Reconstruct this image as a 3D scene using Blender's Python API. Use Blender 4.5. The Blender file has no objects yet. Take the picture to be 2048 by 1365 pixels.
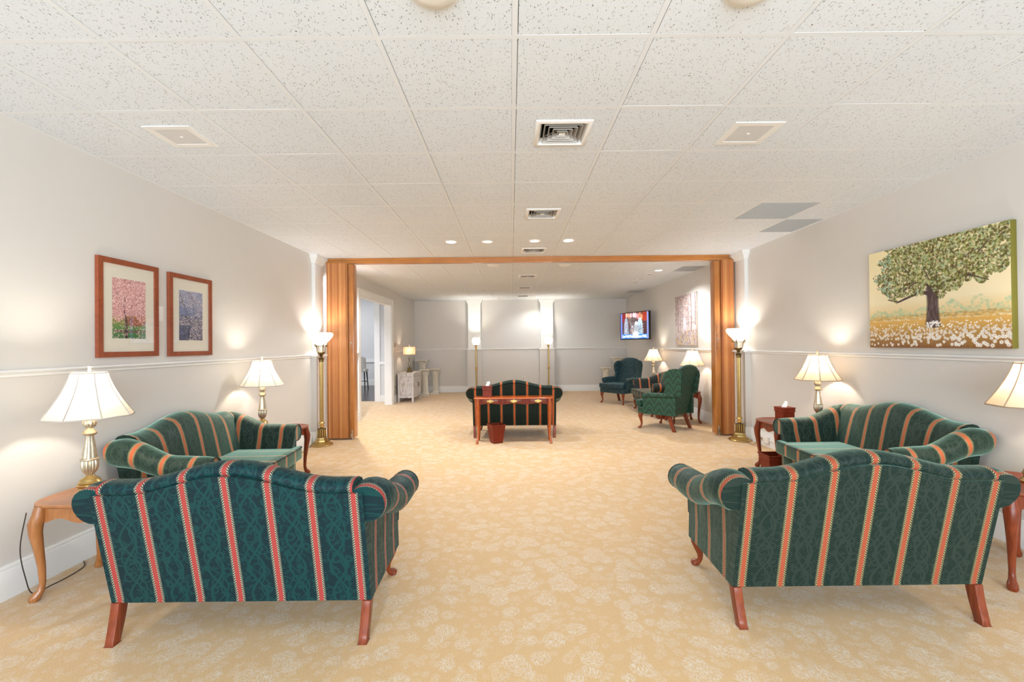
import bpy, bmesh, math, random
import numpy as np
from mathutils import Vector, Matrix
PI = math.pi
R = math.radians
sc = bpy.context.scene
C = sc.collection
rnd = random.Random(7)

# ------------------------------------------------------------------ camera
CAMH = 1.4497
cam_d = bpy.data.cameras.new('camera')
cam = bpy.data.objects.new('camera', cam_d)
C.objects.link(cam)
cam_d.sensor_fit = 'HORIZONTAL'
cam_d.sensor_width = 36.0
cam_d.lens = 911.6 / 2048 * 36.0
cam_d.clip_start = 0.05
cam.matrix_world = (Matrix.Translation((0, 0, CAMH)) @ Matrix.Rotation(-0.0021, 4, 'Z')
                    @ Matrix.Rotation(PI / 2 + 0.0075, 4, 'X') @ Matrix.Rotation(-0.0103, 4, 'Z'))
sc.camera = cam

# ------------------------------------------------------------------ light and exposure
sc.view_settings.view_transform = 'Standard'
sc.view_settings.look = 'None'
sc.view_settings.gamma = 1.0
sc.view_settings.use_curve_mapping = False
sc.view_settings.exposure = 0.64
w = bpy.data.worlds.new('world')
sc.world = w
w.use_nodes = True
w.node_tree.nodes['Background'].inputs[0].default_value = (0.85, 0.93, 1.0, 1)
w.node_tree.nodes['Background'].inputs[1].default_value = 1.0

LAMP_W = 9.0      # table lamps
TORCH_W = 13.0    # floor lamps
WARM = (1.0, 0.91, 0.78)


def area_light(name, loc, rot, sx, sy, power, col):
    l = bpy.data.lights.new(name, 'AREA')
    l.shape = 'RECTANGLE'
    l.size, l.size_y = sx, sy
    l.energy = power
    l.color = col
    o = bpy.data.objects.new(name, l)
    C.objects.link(o)
    o.location = loc
    o.rotation_euler = rot
    return o


# daylight through the wide window behind the camera, ceiling fixtures behind it, daylight in the side room
area_light('window_daylight', (0.3, -2.9, 1.55), (R(90), 0, 0), 5.6, 2.2, 300, (0.76, 0.88, 1.0))
area_light('dining_room_light', (-6.0, 14.0, 3.45), (0, 0, 0), 3.0, 3.0, 85, (0.95, 0.97, 1.0))
area_light('corridor_light', (-4.6, 10.2, 2.72), (0, R(25), 0), 1.6, 2.0, 55, (0.80, 0.87, 1.0))

# ------------------------------------------------------------------ node helpers
class NT:
    def __init__(s, name):
        s.m = bpy.data.materials.new(name)
        s.m.use_nodes = True
        s.t = s.m.node_tree
        s.b = s.t.nodes['Principled BSDF']
        s.out = s.t.nodes['Material Output']

    def n(s, typ, **kw):
        nd = s.t.nodes.new(typ)
        for k, v in kw.items():
            setattr(nd, k, v)
        return nd

    def set(s, sock, v):
        if hasattr(v, 'is_output') or isinstance(v, bpy.types.NodeSocket):
            s.t.links.new(v, sock)
        else:
            if sock.type == 'RGBA' and len(v) == 3:
                v = (*v, 1)
            sock.default_value = v

    def M(s, op, a, b=0.0, c=0.0, clamp=False):
        nd = s.n('ShaderNodeMath', operation=op, use_clamp=clamp)
        s.set(nd.inputs[0], a)
        s.set(nd.inputs[1], b)
        s.set(nd.inputs[2], c)
        return nd.outputs[0]

    def mix(s, f, a, b, blend='MIX'):
        nd = s.n('ShaderNodeMix', data_type='RGBA', blend_type=blend)
        s.set(nd.inputs[0], f)
        s.set(nd.inputs[6], a)
        s.set(nd.inputs[7], b)
        return nd.outputs[2]

    def noise(s, vec, scale, detail=2, rough=0.5, dist=0.0):
        nd = s.n('ShaderNodeTexNoise')
        if vec is not None:
            s.set(nd.inputs['Vector'], vec)
        s.set(nd.inputs['Scale'], scale)
        s.set(nd.inputs['Detail'], detail)
        s.set(nd.inputs['Roughness'], rough)
        s.set(nd.inputs['Distortion'], dist)
        return nd.outputs[0], nd.outputs[1]

    def vor(s, vec, scale, feature='F1', rand=1.0):
        nd = s.n('ShaderNodeTexVoronoi', feature=feature)
        s.set(nd.inputs['Vector'], vec)
        s.set(nd.inputs['Scale'], scale)
        s.set(nd.inputs['Randomness'], rand)
        return nd.outputs

    def map(s, vec, scale=(1, 1, 1), rot=(0, 0, 0), loc=(0, 0, 0)):
        nd = s.n('ShaderNodeMapping')
        s.set(nd.inputs[0], vec)
        nd.inputs[1].default_value = loc
        nd.inputs[2].default_value = rot
        nd.inputs[3].default_value = scale
        return nd.outputs[0]

    def step(s, v, lo, hi):
        nd = s.n('ShaderNodeMapRange', interpolation_type='SMOOTHSTEP')
        s.set(nd.inputs[0], v)
        nd.inputs[1].default_value = lo
        nd.inputs[2].default_value = hi
        return nd.outputs[0]

    def ramp(s, f, stops, interp='LINEAR'):
        nd = s.n('ShaderNodeValToRGB')
        s.set(nd.inputs[0], f)
        cr = nd.color_ramp
        cr.interpolation = interp
        while len(cr.elements) < len(stops):
            cr.elements.new(0.5)
        for e, (p, c) in zip(cr.elements, stops):
            e.position = p
            e.color = (*c, 1)
        return nd.outputs[0]

    def bump(s, h, strength=0.3, dist=0.01):
        nd = s.n('ShaderNodeBump')
        nd.inputs['Strength'].default_value = strength
        nd.inputs['Distance'].default_value = dist
        s.set(nd.inputs['Height'], h)
        s.t.links.new(nd.outputs[0], s.b.inputs['Normal'])

    def P(s, **kw):
        for k, v in kw.items():
            s.set(s.b.inputs[k.replace('_', ' ')], v)
        return s.m

    def coord(s, which='Object'):
        return s.n('ShaderNodeTexCoord').outputs[which]

    def pos(s):
        return s.n('ShaderNodeNewGeometry').outputs['Position']

    def xyz(s, vec):
        nd = s.n('ShaderNodeSeparateXYZ')
        s.set(nd.inputs[0], vec)
        return nd.outputs

    def vec(s, x, y, z=0.0):
        nd = s.n('ShaderNodeCombineXYZ')
        s.set(nd.inputs[0], x)
        s.set(nd.inputs[1], y)
        s.set(nd.inputs[2], z)
        return nd.outputs[0]


def painted(name, col, rough=0.6, var=0.03, bump=0.0, scale=6.0):
    t = NT(name)
    f, _ = t.noise(t.pos(), scale, 3)
    dark = tuple(c * (1 - var) for c in col)
    lite = tuple(min(1, c * (1 + var)) for c in col)
    t.P(Base_Color=t.mix(f, dark, lite), Roughness=rough)
    if bump:
        g, _ = t.noise(t.pos(), 260, 2)
        t.bump(g, bump, 0.002)
    return t.m


def wood(name, dark, lite, rough=0.28, grain=(60, 60, 3), coat=0.3, band=1.0, spec=0.5):
    t = NT(name)
    v = t.map(t.coord(), grain)
    f, _ = t.noise(v, 1.0, 5, 0.6, 1.2)
    g, _ = t.noise(t.coord(), 5.0 * band, 2)
    k = t.M('ADD', t.M('MULTIPLY', f, 0.7), t.M('MULTIPLY', g, 0.3))
    c = t.ramp(k, [(0.3, dark), (0.7, lite)])
    t.P(Base_Color=c, Roughness=rough, Coat_Weight=coat, Coat_Roughness=0.15, Specular_IOR_Level=spec)
    t.bump(f, 0.05, 0.002)
    return t.m


def metal(name, col, rough=0.3, var=0.25, scale=30):
    t = NT(name)
    f, _ = t.noise(t.coord(), scale, 3)
    t.P(Base_Color=t.mix(f, tuple(c * (1 - var) for c in col), col), Roughness=rough, Metallic=0.9)
    return t.m


def stripe_fabric(name, base, lite, stripe, cream, sheen=0.3, field=1.0):
    """UV in metres: u runs across the stripes, v along them."""
    t = NT(name)
    uv = t.coord('UV')
    o = t.xyz(uv)
    u, v = o[0], o[1]
    per = 0.2
    f = t.M('SUBTRACT', t.M('FRACT', t.M('ADD', t.M('DIVIDE', u, per), 0.5)), 0.5)   # -0.5..0.5, 0 at stripe
    af = t.M('MULTIPLY', t.M('ABSOLUTE', f), per)                                    # metres from stripe centre
    g = t.M('SUBTRACT', t.M('FRACT', t.M('DIVIDE', u, per)), 0.5)                    # 0 mid field
    # damask: braided vines, curls and leaves
    wv = t.M('MULTIPLY', v, 2 * PI / 0.30)
    s1 = t.M('MULTIPLY', t.M('SINE', wv), 0.19)
    s2 = t.M('MULTIPLY', t.M('SINE', t.M('ADD', wv, 2.1)), 0.24)
    s3 = t.M('MULTIPLY', t.M('SINE', t.M('MULTIPLY', wv, 2.0)), 0.06)

    def line(a, wd):
        return t.M('SUBTRACT', 1.0, t.step(t.M('ABSOLUTE', t.M('SUBTRACT', g, a)), wd * 0.6, wd), clamp=True)
    l1 = line(s1, 0.042)
    l2 = line(t.M('MULTIPLY', s1, -1.0), 0.042)
    l3 = line(s2, 0.024)
    l4 = line(t.M('ADD', s3, 0.12), 0.022)
    wob, wc = t.noise(uv, 14, 1)
    vm = t.n('ShaderNodeVectorMath', operation='MULTIPLY_ADD')
    t.set(vm.inputs[0], wc)
    vm.inputs[1].default_value = (0.02, 0.02, 0)
    t.set(vm.inputs[2], uv)
    vo = t.vor(vm.outputs[0], 17, rand=0.75)
    d = vo[0]
    rings = t.step(t.M('SINE', t.M('MULTIPLY', d, 17.0)), 0.1, 0.5)
    rings = t.M('MULTIPLY', rings, t.step(t.M('SUBTRACT', 0.52, d), 0.0, 0.06))
    leaf = t.step(t.noise(vm.outputs[0], 46, 1)[0], 0.56, 0.6)
    pat = t.M('MAXIMUM', t.M('MAXIMUM', l1, l2), t.M('MAXIMUM', l3, l4))
    pat = t.M('MAXIMUM', pat, t.M('MULTIPLY', t.M('MAXIMUM', rings, t.M('MULTIPLY', leaf, 0.7)), 0.9))
    pat = t.M('MULTIPLY', pat, field)
    fine, _ = t.noise(uv, 900, 1)
    green = t.mix(pat, base, lite)
    green = t.mix(t.M('MULTIPLY', fine, 0.35), green, tuple(c * 0.5 for c in base))
    # rope edge
    side = t.M('SIGN', f)
    rp = t.M('FRACT', t.M('DIVIDE', t.M('ADD', v, t.M('MULTIPLY', af, 1.0)), 0.0125))
    rope = t.M('GREATER_THAN', rp, 0.5)
    rope = t.M('MULTIPLY', rope, t.M('GREATER_THAN', t.M('ABSOLUTE', t.M('SUBTRACT', af, 0.0165)), 0.0008))
    ropec = t.mix(rope, tuple(c * 0.9 for c in base), cream)
    fade = t.step(af, 0.0195, 0.026)
    tick = t.M('GREATER_THAN', t.M('FRACT', t.M('DIVIDE', v, 0.007)), 0.5)
    edge2 = t.mix(t.M('MULTIPLY', tick, t.M('SUBTRACT', 1.0, fade)), green, tuple(0.35 * c for c in cream))
    sal = t.mix(t.M('MULTIPLY', fine, 0.5), stripe, tuple(c * 0.75 for c in stripe))
    col = t.mix(t.M('LESS_THAN', af, 0.026), green, edge2)
    col = t.mix(t.M('LESS_THAN', af, 0.0195), col, ropec)
    col = t.mix(t.M('LESS_THAN', af, 0.0112), col, sal)
    t.P(Base_Color=col, Roughness=t.M('SUBTRACT', 0.62, t.M('MULTIPLY', pat, 0.12)), Sheen_Weight=sheen,
        Sheen_Roughness=0.4, Sheen_Tint=(0.5, 0.85, 0.68, 1), Specular_IOR_Level=0.22)
    h = t.M('ADD', t.M('MULTIPLY', pat, 0.5), t.M('MULTIPLY', fine, 0.5))
    t.bump(h, 0.25, 0.0015)
    return t.m


def flame_fabric(name, dark, mid, lite):
    t = NT(name)
    o = t.xyz(t.coord('UV'))
    u, v = o[0], o[1]
    f = t.M('ABSOLUTE', t.M('SUBTRACT', t.M('FRACT', t.M('DIVIDE', u, 0.17)), 0.5))   # 0..0.5
    arch = t.M('POWER', t.M('MULTIPLY', f, 2.0), 1.6)
    jag = t.M('MULTIPLY', t.M('FLOOR', t.M('MULTIPLY', f, 16.0)), 0.002)
    k = t.M('ADD', t.M('ADD', v, t.M('MULTIPLY', arch, 0.11)), jag)
    b = t.M('FRACT', t.M('DIVIDE', k, 0.115))
    col = t.ramp(b, [(0.0, dark), (0.14, lite), (0.2, dark), (0.34, mid), (0.42, lite), (0.5, mid), (0.62, lite),
                     (0.7, mid), (0.84, tuple(c * 0.8 for c in mid)), (0.93, dark)])
    n_, _ = t.noise(t.coord('UV'), 500, 1)
    t.P(Base_Color=t.mix(t.M('MULTIPLY', n_, 0.3), col, dark), Roughness=0.6, Sheen_Weight=0.2, Sheen_Roughness=0.3,
        Sheen_Tint=(0.6, 0.9, 0.85, 1))
    t.bump(n_, 0.15, 0.001)
    return t.m


# ------------------------------------------------------------------ materials
def ceiling_tile_mat():
    t = NT('fissured_ceiling_tile')
    p = t.pos()
    n1, nc = t.noise(p, 9, 2)
    vm = t.n('ShaderNodeVectorMath', operation='MULTIPLY_ADD')
    t.set(vm.inputs[0], t.noise(p, 42, 2)[1])
    vm.inputs[1].default_value = (0.022, 0.016, 0)
    t.set(vm.inputs[2], p)
    a = t.map(vm.outputs[0], (4.2, 1.25, 1), (0, 0, R(10)))
    v1 = t.vor(a, 36)
    wig, wcol = t.noise(p, 60, 1)
    spot = t.M('LESS_THAN', t.M('ADD', v1[0], t.M('MULTIPLY', wig, 0.16)), 0.31)
    keep = t.M('GREATER_THAN', t.xyz(v1[1])[0], 0.50)
    spot = t.M('MULTIPLY', spot, keep)
    v2 = t.vor(p, 120)
    pin = t.M('MULTIPLY', t.M('LESS_THAN', v2[0], 0.20), t.M('GREATER_THAN', t.xyz(v2[1])[1], 0.5))
    pits = t.M('MAXIMUM', spot, t.M('MULTIPLY', pin, 0.6))
    big, _ = t.noise(p, 1.3, 1)
    base = t.mix(big, (0.725, 0.77, 0.82), (0.77, 0.815, 0.865))
    t.P(Base_Color=t.mix(pits, base, (0.22, 0.21, 0.20)), Roughness=0.9)
    t.bump(t.M('SUBTRACT', 1.0, pits), 0.5, 0.002)
    return t.m


def carpet_mat():
    t = NT('patterned_carpet')
    p = t.pos()
    wn, wc = t.noise(p, 3.2, 2)
    vm = t.n('ShaderNodeVectorMath', operation='MULTIPLY_ADD')
    t.set(vm.inputs[0], wc)
    vm.inputs[1].default_value = (0.10, 0.10, 0)
    t.set(vm.inputs[2], p)
    v1 = t.vor(vm.outputs[0], 8.5, rand=0.8)
    blob = t.M('SUBTRACT', 1.0, t.step(v1[0], 0.42, 0.52))
    v2 = t.vor(vm.outputs[0], 19.0, rand=0.8)
    blob2 = t.M('SUBTRACT', 1.0, t.step(v2[0], 0.40, 0.52))
    m = t.M('MAXIMUM', t.M('MULTIPLY', blob, t.M('ADD', 0.75, t.M('MULTIPLY', blob2, 0.25))), t.M('MULTIPLY', blob2, 0.45))
    o = t.xyz(p)
    # woven dashes: rows in x for some motifs, in y for others
    nx, _ = t.noise(t.map(p, (46, 210, 1)), 1.0, 1)
    ny, _ = t.noise(t.map(p, (210, 42, 1)), 1.0, 1)
    pick = t.M('GREATER_THAN', t.xyz(v2[1])[0], 0.5)
    dash = t.M('ADD', t.M('MULTIPLY', nx, pick), t.M('MULTIPLY', ny, t.M('SUBTRACT', 1.0, pick)))
    dash = t.step(dash, 0.40, 0.60)
    m = t.M('MULTIPLY', m, dash)
    fine, _ = t.noise(p, 330, 2)
    gold = t.mix(t.step(fine, 0.35, 0.65), (0.52, 0.31, 0.125), (0.77, 0.52, 0.25))
    pale = t.mix(fine, (0.66, 0.57, 0.45), (0.84, 0.77, 0.66))
    t.P(Base_Color=t.mix(t.M('MULTIPLY', m, 0.72), gold, pale), Roughness=0.95, Sheen_Weight=0.25, Sheen_Roughness=0.5)
    t.bump(t.M('ADD', fine, t.M('MULTIPLY', m, 0.4)), 0.5, 0.004)
    return t.m


M_tile = ceiling_tile_mat()
M_carpet = carpet_mat()
M_grid = painted('white_grid_metal', (0.77, 0.80, 0.83), 0.5, 0.01)
M_plenum = painted('dark_plenum', (0.035, 0.03, 0.025), 0.9, 0.1)
M_wall = painted('warm_grey_wall_paint', (0.675, 0.65, 0.612), 0.42, 0.015, 0.05)
M_coolwall = painted('cool_grey_wall_paint', (0.68, 0.685, 0.69), 0.5, 0.015)
M_trim = painted('white_trim_paint', (0.84, 0.84, 0.82), 0.35, 0.01)
M_white = painted('white_plastic', (0.85, 0.84, 0.81), 0.4, 0.01)
M_beige = painted('beige_plastic', (0.50, 0.38, 0.26), 0.45, 0.03)
M_grille = painted('grey_grille', (0.50, 0.50, 0.49), 0.6, 0.04, scale=80)
M_spk = painted('speaker_cloth_grey', (0.66, 0.66, 0.66), 0.7, 0.02)
M_louvre = painted('shade_darkened_white_louvre', (0.46, 0.43, 0.39), 0.5, 0.03)  # white blades darkened to stand in for the shade between them
M_black = painted('black_slot', (0.01, 0.01, 0.01), 0.5, 0.1)
M_cherry = wood('cherry_wood', (0.12, 0.018, 0.006), (0.30, 0.062, 0.018), 0.36, (60, 60, 3), 0.15, 1.0, 0.3)
M_cherryd = wood('dark_cherry_wood', (0.11, 0.013, 0.005), (0.24, 0.036, 0.013), 0.42, (60, 60, 3), 0.0, 1.0, 0.18)
M_oak = wood('honey_maple_wood', (0.26, 0.085, 0.02), (0.46, 0.19, 0.06), 0.3)
M_console = wood('red_mahogany_wood', (0.30, 0.045, 0.006), (0.52, 0.12, 0.02), 0.2, (6, 60, 60))
M_brass = metal('antique_brass', (0.55, 0.38, 0.14), 0.28)
M_brassd = metal('dark_brass', (0.20, 0.14, 0.06), 0.35)
M_brassb = metal('bright_brass', (0.80, 0.56, 0.20), 0.2)
M_pewter = metal('antique_gold_lamp_metal', (0.78, 0.69, 0.52), 0.42, 0.5, 60)
M_chrome = metal('steel', (0.6, 0.6, 0.6), 0.25)
M_plaster = painted('cream_plaster', (0.80, 0.74, 0.63), 0.7, 0.06, 0.1, 30)
M_darkleg = wood('espresso_wood', (0.008, 0.006, 0.006), (0.02, 0.015, 0.012), 0.35)
M_cream = painted('cream_upholstery', (0.62, 0.58, 0.52), 0.8, 0.04)
M_tissue = painted('white_tissue', (0.88, 0.88, 0.88), 0.8, 0.02)
M_cord = painted('dark_brown_cord', (0.03, 0.018, 0.012), 0.5, 0.1)
M_mat = painted('cream_mat_board', (0.74, 0.69, 0.58), 0.8, 0.01)
M_framewood = wood('reddish_frame_wood', (0.19, 0.035, 0.010), (0.34, 0.075, 0.022), 0.3, (40, 6, 40))
M_olive = painted('olive_canvas_edge', (0.16, 0.14, 0.012), 0.7, 0.04)
M_birch = painted('cream_canvas_edge', (0.55, 0.48, 0.40), 0.8, 0.04)
M_socket = painted('ivory_candle_sleeve', (0.75, 0.72, 0.62), 0.5, 0.02)
M_velvet = painted('dark_piping', (0.006, 0.012, 0.012), 0.6, 0.1)
M_fabA = stripe_fabric('daylight_tinted_striped_damask', (0.0025, 0.020, 0.026), (0.004, 0.050, 0.050), (0.37, 0.052, 0.045), (0.52, 0.47, 0.32), 0.08)  # blue cast of the daylight put into the green fabric colour
M_fabB = stripe_fabric('green_striped_damask', (0.0055, 0.020, 0.015), (0.020, 0.036, 0.029), (0.38, 0.078, 0.036), (0.50, 0.42, 0.20))
M_fabD = stripe_fabric('lamplit_satin_striped_damask', (0.0055, 0.021, 0.014), (0.022, 0.045, 0.033), (0.50, 0.11, 0.04), (0.52, 0.44, 0.20), 0.95)  # copy of the green damask, satin sheen and colours raised for lamplight
M_fabE = stripe_fabric('deep_green_striped_velvet', (0.003, 0.010, 0.006), (0.005, 0.015, 0.009), (0.50, 0.085, 0.025), (0.20, 0.17, 0.05), 0.25, 0.5)
M_fabC = stripe_fabric('faded_striped_velvet', (0.012, 0.018, 0.016), (0.030, 0.032, 0.028), (0.55, 0.10, 0.04), (0.25, 0.22, 0.08), field=0.4)
M_flameB = flame_fabric('blue_green_flame_stitch', (0.002, 0.008, 0.014), (0.004, 0.030, 0.042), (0.018, 0.085, 0.10))
M_flameG = flame_fabric('green_flame_stitch', (0.003, 0.011, 0.007), (0.006, 0.052, 0.024), (0.022, 0.115, 0.058))


def chippy_white():
    t = NT('distressed_whitewash')
    a, _ = t.noise(t.map(t.coord(), (30, 30, 6)), 1.0, 4, 0.7)
    t.P(Base_Color=t.mix(t.step(a, 0.52, 0.66), (0.66, 0.62, 0.60), (0.36, 0.28, 0.26)), Roughness=0.75)
    return t.m


M_chippy = chippy_white()


def floor_wood():
    t = NT('dark_plank_floor')
    o = t.xyz(t.pos())
    row = t.M('FLOOR', t.M('DIVIDE', o[1], 0.12))
    n_, _ = t.noise(t.vec(t.M('MULTIPLY', o[0], 1.5), t.M('MULTIPLY', row, 3.1)), 1.0, 3)
    gap = t.M('LESS_THAN', t.M('FRACT', t.M('DIVIDE', o[1], 0.12)), 0.05)
    t.P(Base_Color=t.mix(gap, t.mix(n_, (0.03, 0.022, 0.022), (0.07, 0.05, 0.05)), (0.01, 0.01, 0.01)), Roughness=0.25)
    return t.m


M_floorwood = floor_wood()


def translucent(name, col, tr=0.6, glossy=False):
    t = NT(name)
    f, _ = t.noise(t.coord(), 40, 2)
    c = t.mix(f, tuple(x * 0.96 for x in col), col)
    tl = t.n('ShaderNodeBsdfTranslucent')
    t.set(tl.inputs[0], c)
    mx = t.n('ShaderNodeMixShader')
    mx.inputs[0].default_value = tr
    t.P(Base_Color=c, Roughness=0.25 if glossy else 0.8)
    t.t.links.new(t.b.outputs[0], mx.inputs[1])
    t.t.links.new(tl.outputs[0], mx.inputs[2])
    t.t.links.new(mx.outputs[0], t.out.inputs[0])
    return t.m


M_shade = translucent('ivory_silk_shade', (0.80, 0.73, 0.60), 0.27)
M_shadew = translucent('warm_silk_shade', (0.82, 0.66, 0.46), 0.27)
M_shade2 = translucent('peach_linen_shade', (0.80, 0.50, 0.32), 0.3)
M_opal = translucent('opal_white_glass', (0.93, 0.92, 0.89), 0.55, True)
M_rib = painted('taupe_shade_trim', (0.40, 0.28, 0.18), 0.7, 0.05)
M_ribc = painted('ivory_shade_trim', (0.50, 0.44, 0.38), 0.7, 0.03)


def emit(name, col, strength):
    t = NT(name)
    f, _ = t.noise(t.coord(), 3, 1)
    t.P(Base_Color=(0.8, 0.8, 0.8), Emission_Color=t.mix(f, tuple(c * .97 for c in col), col), Emission_Strength=strength)
    return t.m


M_lit = emit('lit_downlight_lens', (1.0, 0.98, 0.94), 6.0)
M_dim = emit('dim_downlight_lens', (0.9, 0.8, 0.78), 0.75)
M_unlit = painted('unlit_downlight_lens', (0.35, 0.24, 0.22), 0.4, 0.05)
M_bulb = emit('lamp_bulb_glass', (1.0, 0.85, 0.62), 6.0)


def vcol(name, rough=0.6, emission=0.0, coat=0.0):
    t = NT(name)
    a = t.n('ShaderNodeAttribute', attribute_name='Col').outputs[0]
    t.P(Base_Color=a, Roughness=rough, Coat_Weight=coat, Coat_Roughness=0.03)
    if emission:
        t.P(Base_Color=(0.01, 0.01, 0.01), Emission_Color=a, Emission_Strength=emission)
    return t.m


M_print = vcol('printed_photo_under_glass', 0.5, 0.0, 0.6)
M_canvas = vcol('painted_canvas', 0.65)
M_screen = vcol('television_screen', 0.3, 0.62)


def slat_mat():
    t = NT('fir_slats')
    a = t.n('ShaderNodeAttribute', attribute_name='Col').outputs[0]
    f, _ = t.noise(t.map(t.coord(), (90, 90, 2)), 1.0, 4, 0.6)
    t.P(Base_Color=t.mix(t.M('MULTIPLY', t.step(f, 0.4, 0.75), 0.3), a, (0.33, 0.10, 0.022)), Roughness=0.45, Coat_Weight=0.1, Coat_Roughness=0.2)
    return t.m


M_slat = slat_mat()
M_fir = wood('fir_wood', (0.34, 0.115, 0.022), (0.52, 0.21, 0.05), 0.3, (60, 60, 3))
M_firh = wood('fir_header_wood', (0.40, 0.13, 0.018), (0.58, 0.24, 0.05), 0.3, (3, 60, 60))

# ------------------------------------------------------------------ mesh helpers
class MB:
    def __init__(s):
        s.v, s.f, s.uv = [], [], []

    def quadgrid(s, P_, UV=None, cu=False, cv=False, flip=False):
        nu, nv = len(P_), len(P_[0])
        b = len(s.v)
        for row in P_:
            s.v.extend(row)
        for i in range(nu if cu else nu - 1):
            for j in range(nv if cv else nv - 1):
                i2, j2 = (i + 1) % nu, (j + 1) % nv
                idx = [(i, j), (i2, j), (i2, j2), (i, j2)]
                if flip:
                    idx.reverse()
                s.f.append([b + a * nv + c for a, c in idx])
                if UV:
                    s.uv.append([UV[a][c] for a, c in idx])
                else:
                    s.uv.append(None)
        return b

    def poly(s, pts, uv=None, flip=False):
        b = len(s.v)
        s.v.extend(pts)
        n = list(range(b, b + len(pts)))
        if flip:
            n.reverse()
            uv = list(reversed(uv)) if uv else None
        s.f.append(n)
        s.uv.append(uv)

    def box(s, x0, x1, y0, y1, z0, z1):
        b = len(s.v)
        s.v.extend([(x0, y0, z0), (x1, y0, z0), (x1, y1, z0), (x0, y1, z0), (x0, y0, z1), (x1, y0, z1), (x1, y1, z1), (x0, y1, z1)])
        for q in ((0, 3, 2, 1), (4, 5, 6, 7), (0, 1, 5, 4), (1, 2, 6, 5), (2, 3, 7, 6), (3, 0, 4, 7)):
            s.f.append([b + k for k in q])
            s.uv.append(None)
        return s

    def frustum(s, cx, cy, z0, z1, a0, b0, a1, b1, rot=0.0, cap=True):
        b = len(s.v)
        c_, s_ = math.cos(rot), math.sin(rot)
        for z, a, d in ((z0, a0, b0), (z1, a1, b1)):
            for sx, sy in ((-1, -1), (1, -1), (1, 1), (-1, 1)):
                x, y = sx * a, sy * d
                s.v.append((cx + x * c_ - y * s_, cy + x * s_ + y * c_, z))
        qs = [(0, 1, 5, 4), (1, 2, 6, 5), (2, 3, 7, 6), (3, 0, 4, 7)]
        if cap:
            qs += [(0, 3, 2, 1), (4, 5, 6, 7)]
        for q in qs:
            s.f.append([b + k for k in q])
            s.uv.append(None)
        return s

    def lathe(s, prof, n=24, cx=0, cy=0, flute=0.0, nf=0, fz=None, cap=True):
        rows = []
        for r, z in prof:
            row = []
            for k in range(n):
                a = 2 * PI * k / n
                rr = r
                if flute and nf and (fz is None or fz[0] <= z <= fz[1]):
                    rr = r * (1 - flute * (0.5 + 0.5 * math.cos(a * nf)))
                row.append((cx + rr * math.cos(a), cy + rr * math.sin(a), z))
            rows.append(row)
        s.quadgrid(rows, cv=True, flip=True)
        if cap:
            if prof[0][0] > 1e-4:
                s.poly(rows[0], flip=True)
            if prof[-1][0] > 1e-4:
                s.poly(rows[-1])
        return s

    def tube(s, pts, rad, n=10, squash=1.0, cap=True):
        pts = [Vector(p) for p in pts]
        rads = rad if isinstance(rad, (list, tuple)) else [rad] * len(pts)
        rows = []
        nrm = None
        for i, p in enumerate(pts):
            t = (pts[min(i + 1, len(pts) - 1)] - pts[max(i - 1, 0)])
            if t.length < 1e-9:
                t = Vector((0, 0, 1))
            t.normalize()
            if nrm is None:
                a = Vector((1, 0, 0)) if abs(t.x) < 0.9 else Vector((0, 1, 0))
                nrm = (a - t * a.dot(t)).normalized()
            else:
                nrm = (nrm - t * nrm.dot(t)).normalized()
            bn = t.cross(nrm)
            rows.append([tuple(p + nrm * math.cos(2 * PI * k / n) * rads[i] + bn * math.sin(2 * PI * k / n) * rads[i] * squash)
                         for k in range(n)])
        s.quadgrid(rows, cv=True)
        if cap:
            s.poly(rows[0], flip=True)
            s.poly(rows[-1])
        return s

    def prism(s, outline, z0, z1):
        """outline: ccw (x,y) list"""
        s.poly([(x, y, z1) for x, y in outline])
        s.poly([(x, y, z0) for x, y in outline], flip=True)
        n = len(outline)
        for i in range(n):
            a, b_ = outline[i], outline[(i + 1) % n]
            s.poly([(a[0], a[1], z0), (b_[0], b_[1], z0), (b_[0], b_[1], z1), (a[0], a[1], z1)])
        return s

    def build(s, name, mat, parent=None, bevel=0.0, seg=2, angle=40, uvmode=None, loc=None, rotz=None, weld=True):
        me = bpy.data.meshes.new(name)
        bm = bmesh.new()
        vs = [bm.verts.new(v) for v in s.v]
        lay = bm.loops.layers.uv.new('UVMap')
        for f, uv in zip(s.f, s.uv):
            try:
                face = bm.faces.new([vs[i] for i in f])
            except ValueError:
                continue
            if uv:
                for lp, c in zip(face.loops, uv):
                    lp[lay].uv = c
        if weld:
            bmesh.ops.remove_doubles(bm, verts=bm.verts, dist=1e-5)
        if bevel:
            es = [e for e in bm.edges if len(e.link_faces) == 2 and e.calc_face_angle(0) > R(25)]
            bmesh.ops.bevel(bm, geom=es, offset=bevel, segments=seg, affect='EDGES', profile=0.5, clamp_overlap=True)
        bmesh.ops.recalc_face_normals(bm, faces=bm.faces) if uvmode != 'keep' else None
        if uvmode == 'box':
            bm.normal_update()
            for f in bm.faces:
                n = f.normal
                for lp in f.loops:
                    x, y, z = lp.vert.co
                    if abs(n.x) > max(abs(n.y), abs(n.z)):
                        lp[lay].uv = (y, z)
                    elif abs(n.z) > abs(n.y):
                        lp[lay].uv = (x, y)
                    else:
                        lp[lay].uv = (x, z)
        bm.to_mesh(me)
        bm.free()
        me.materials.append(mat)
        for p in me.polygons:
            p.use_smooth = True
        me.set_sharp_from_angle(angle=R(angle))
        o = bpy.data.objects.new(name, me)
        C.objects.link(o)
        if parent is not None:
            o.parent = parent
        if loc:
            o.location = loc
        if rotz is not None:
            o.rotation_euler = (0, 0, rotz)
        return o


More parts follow.
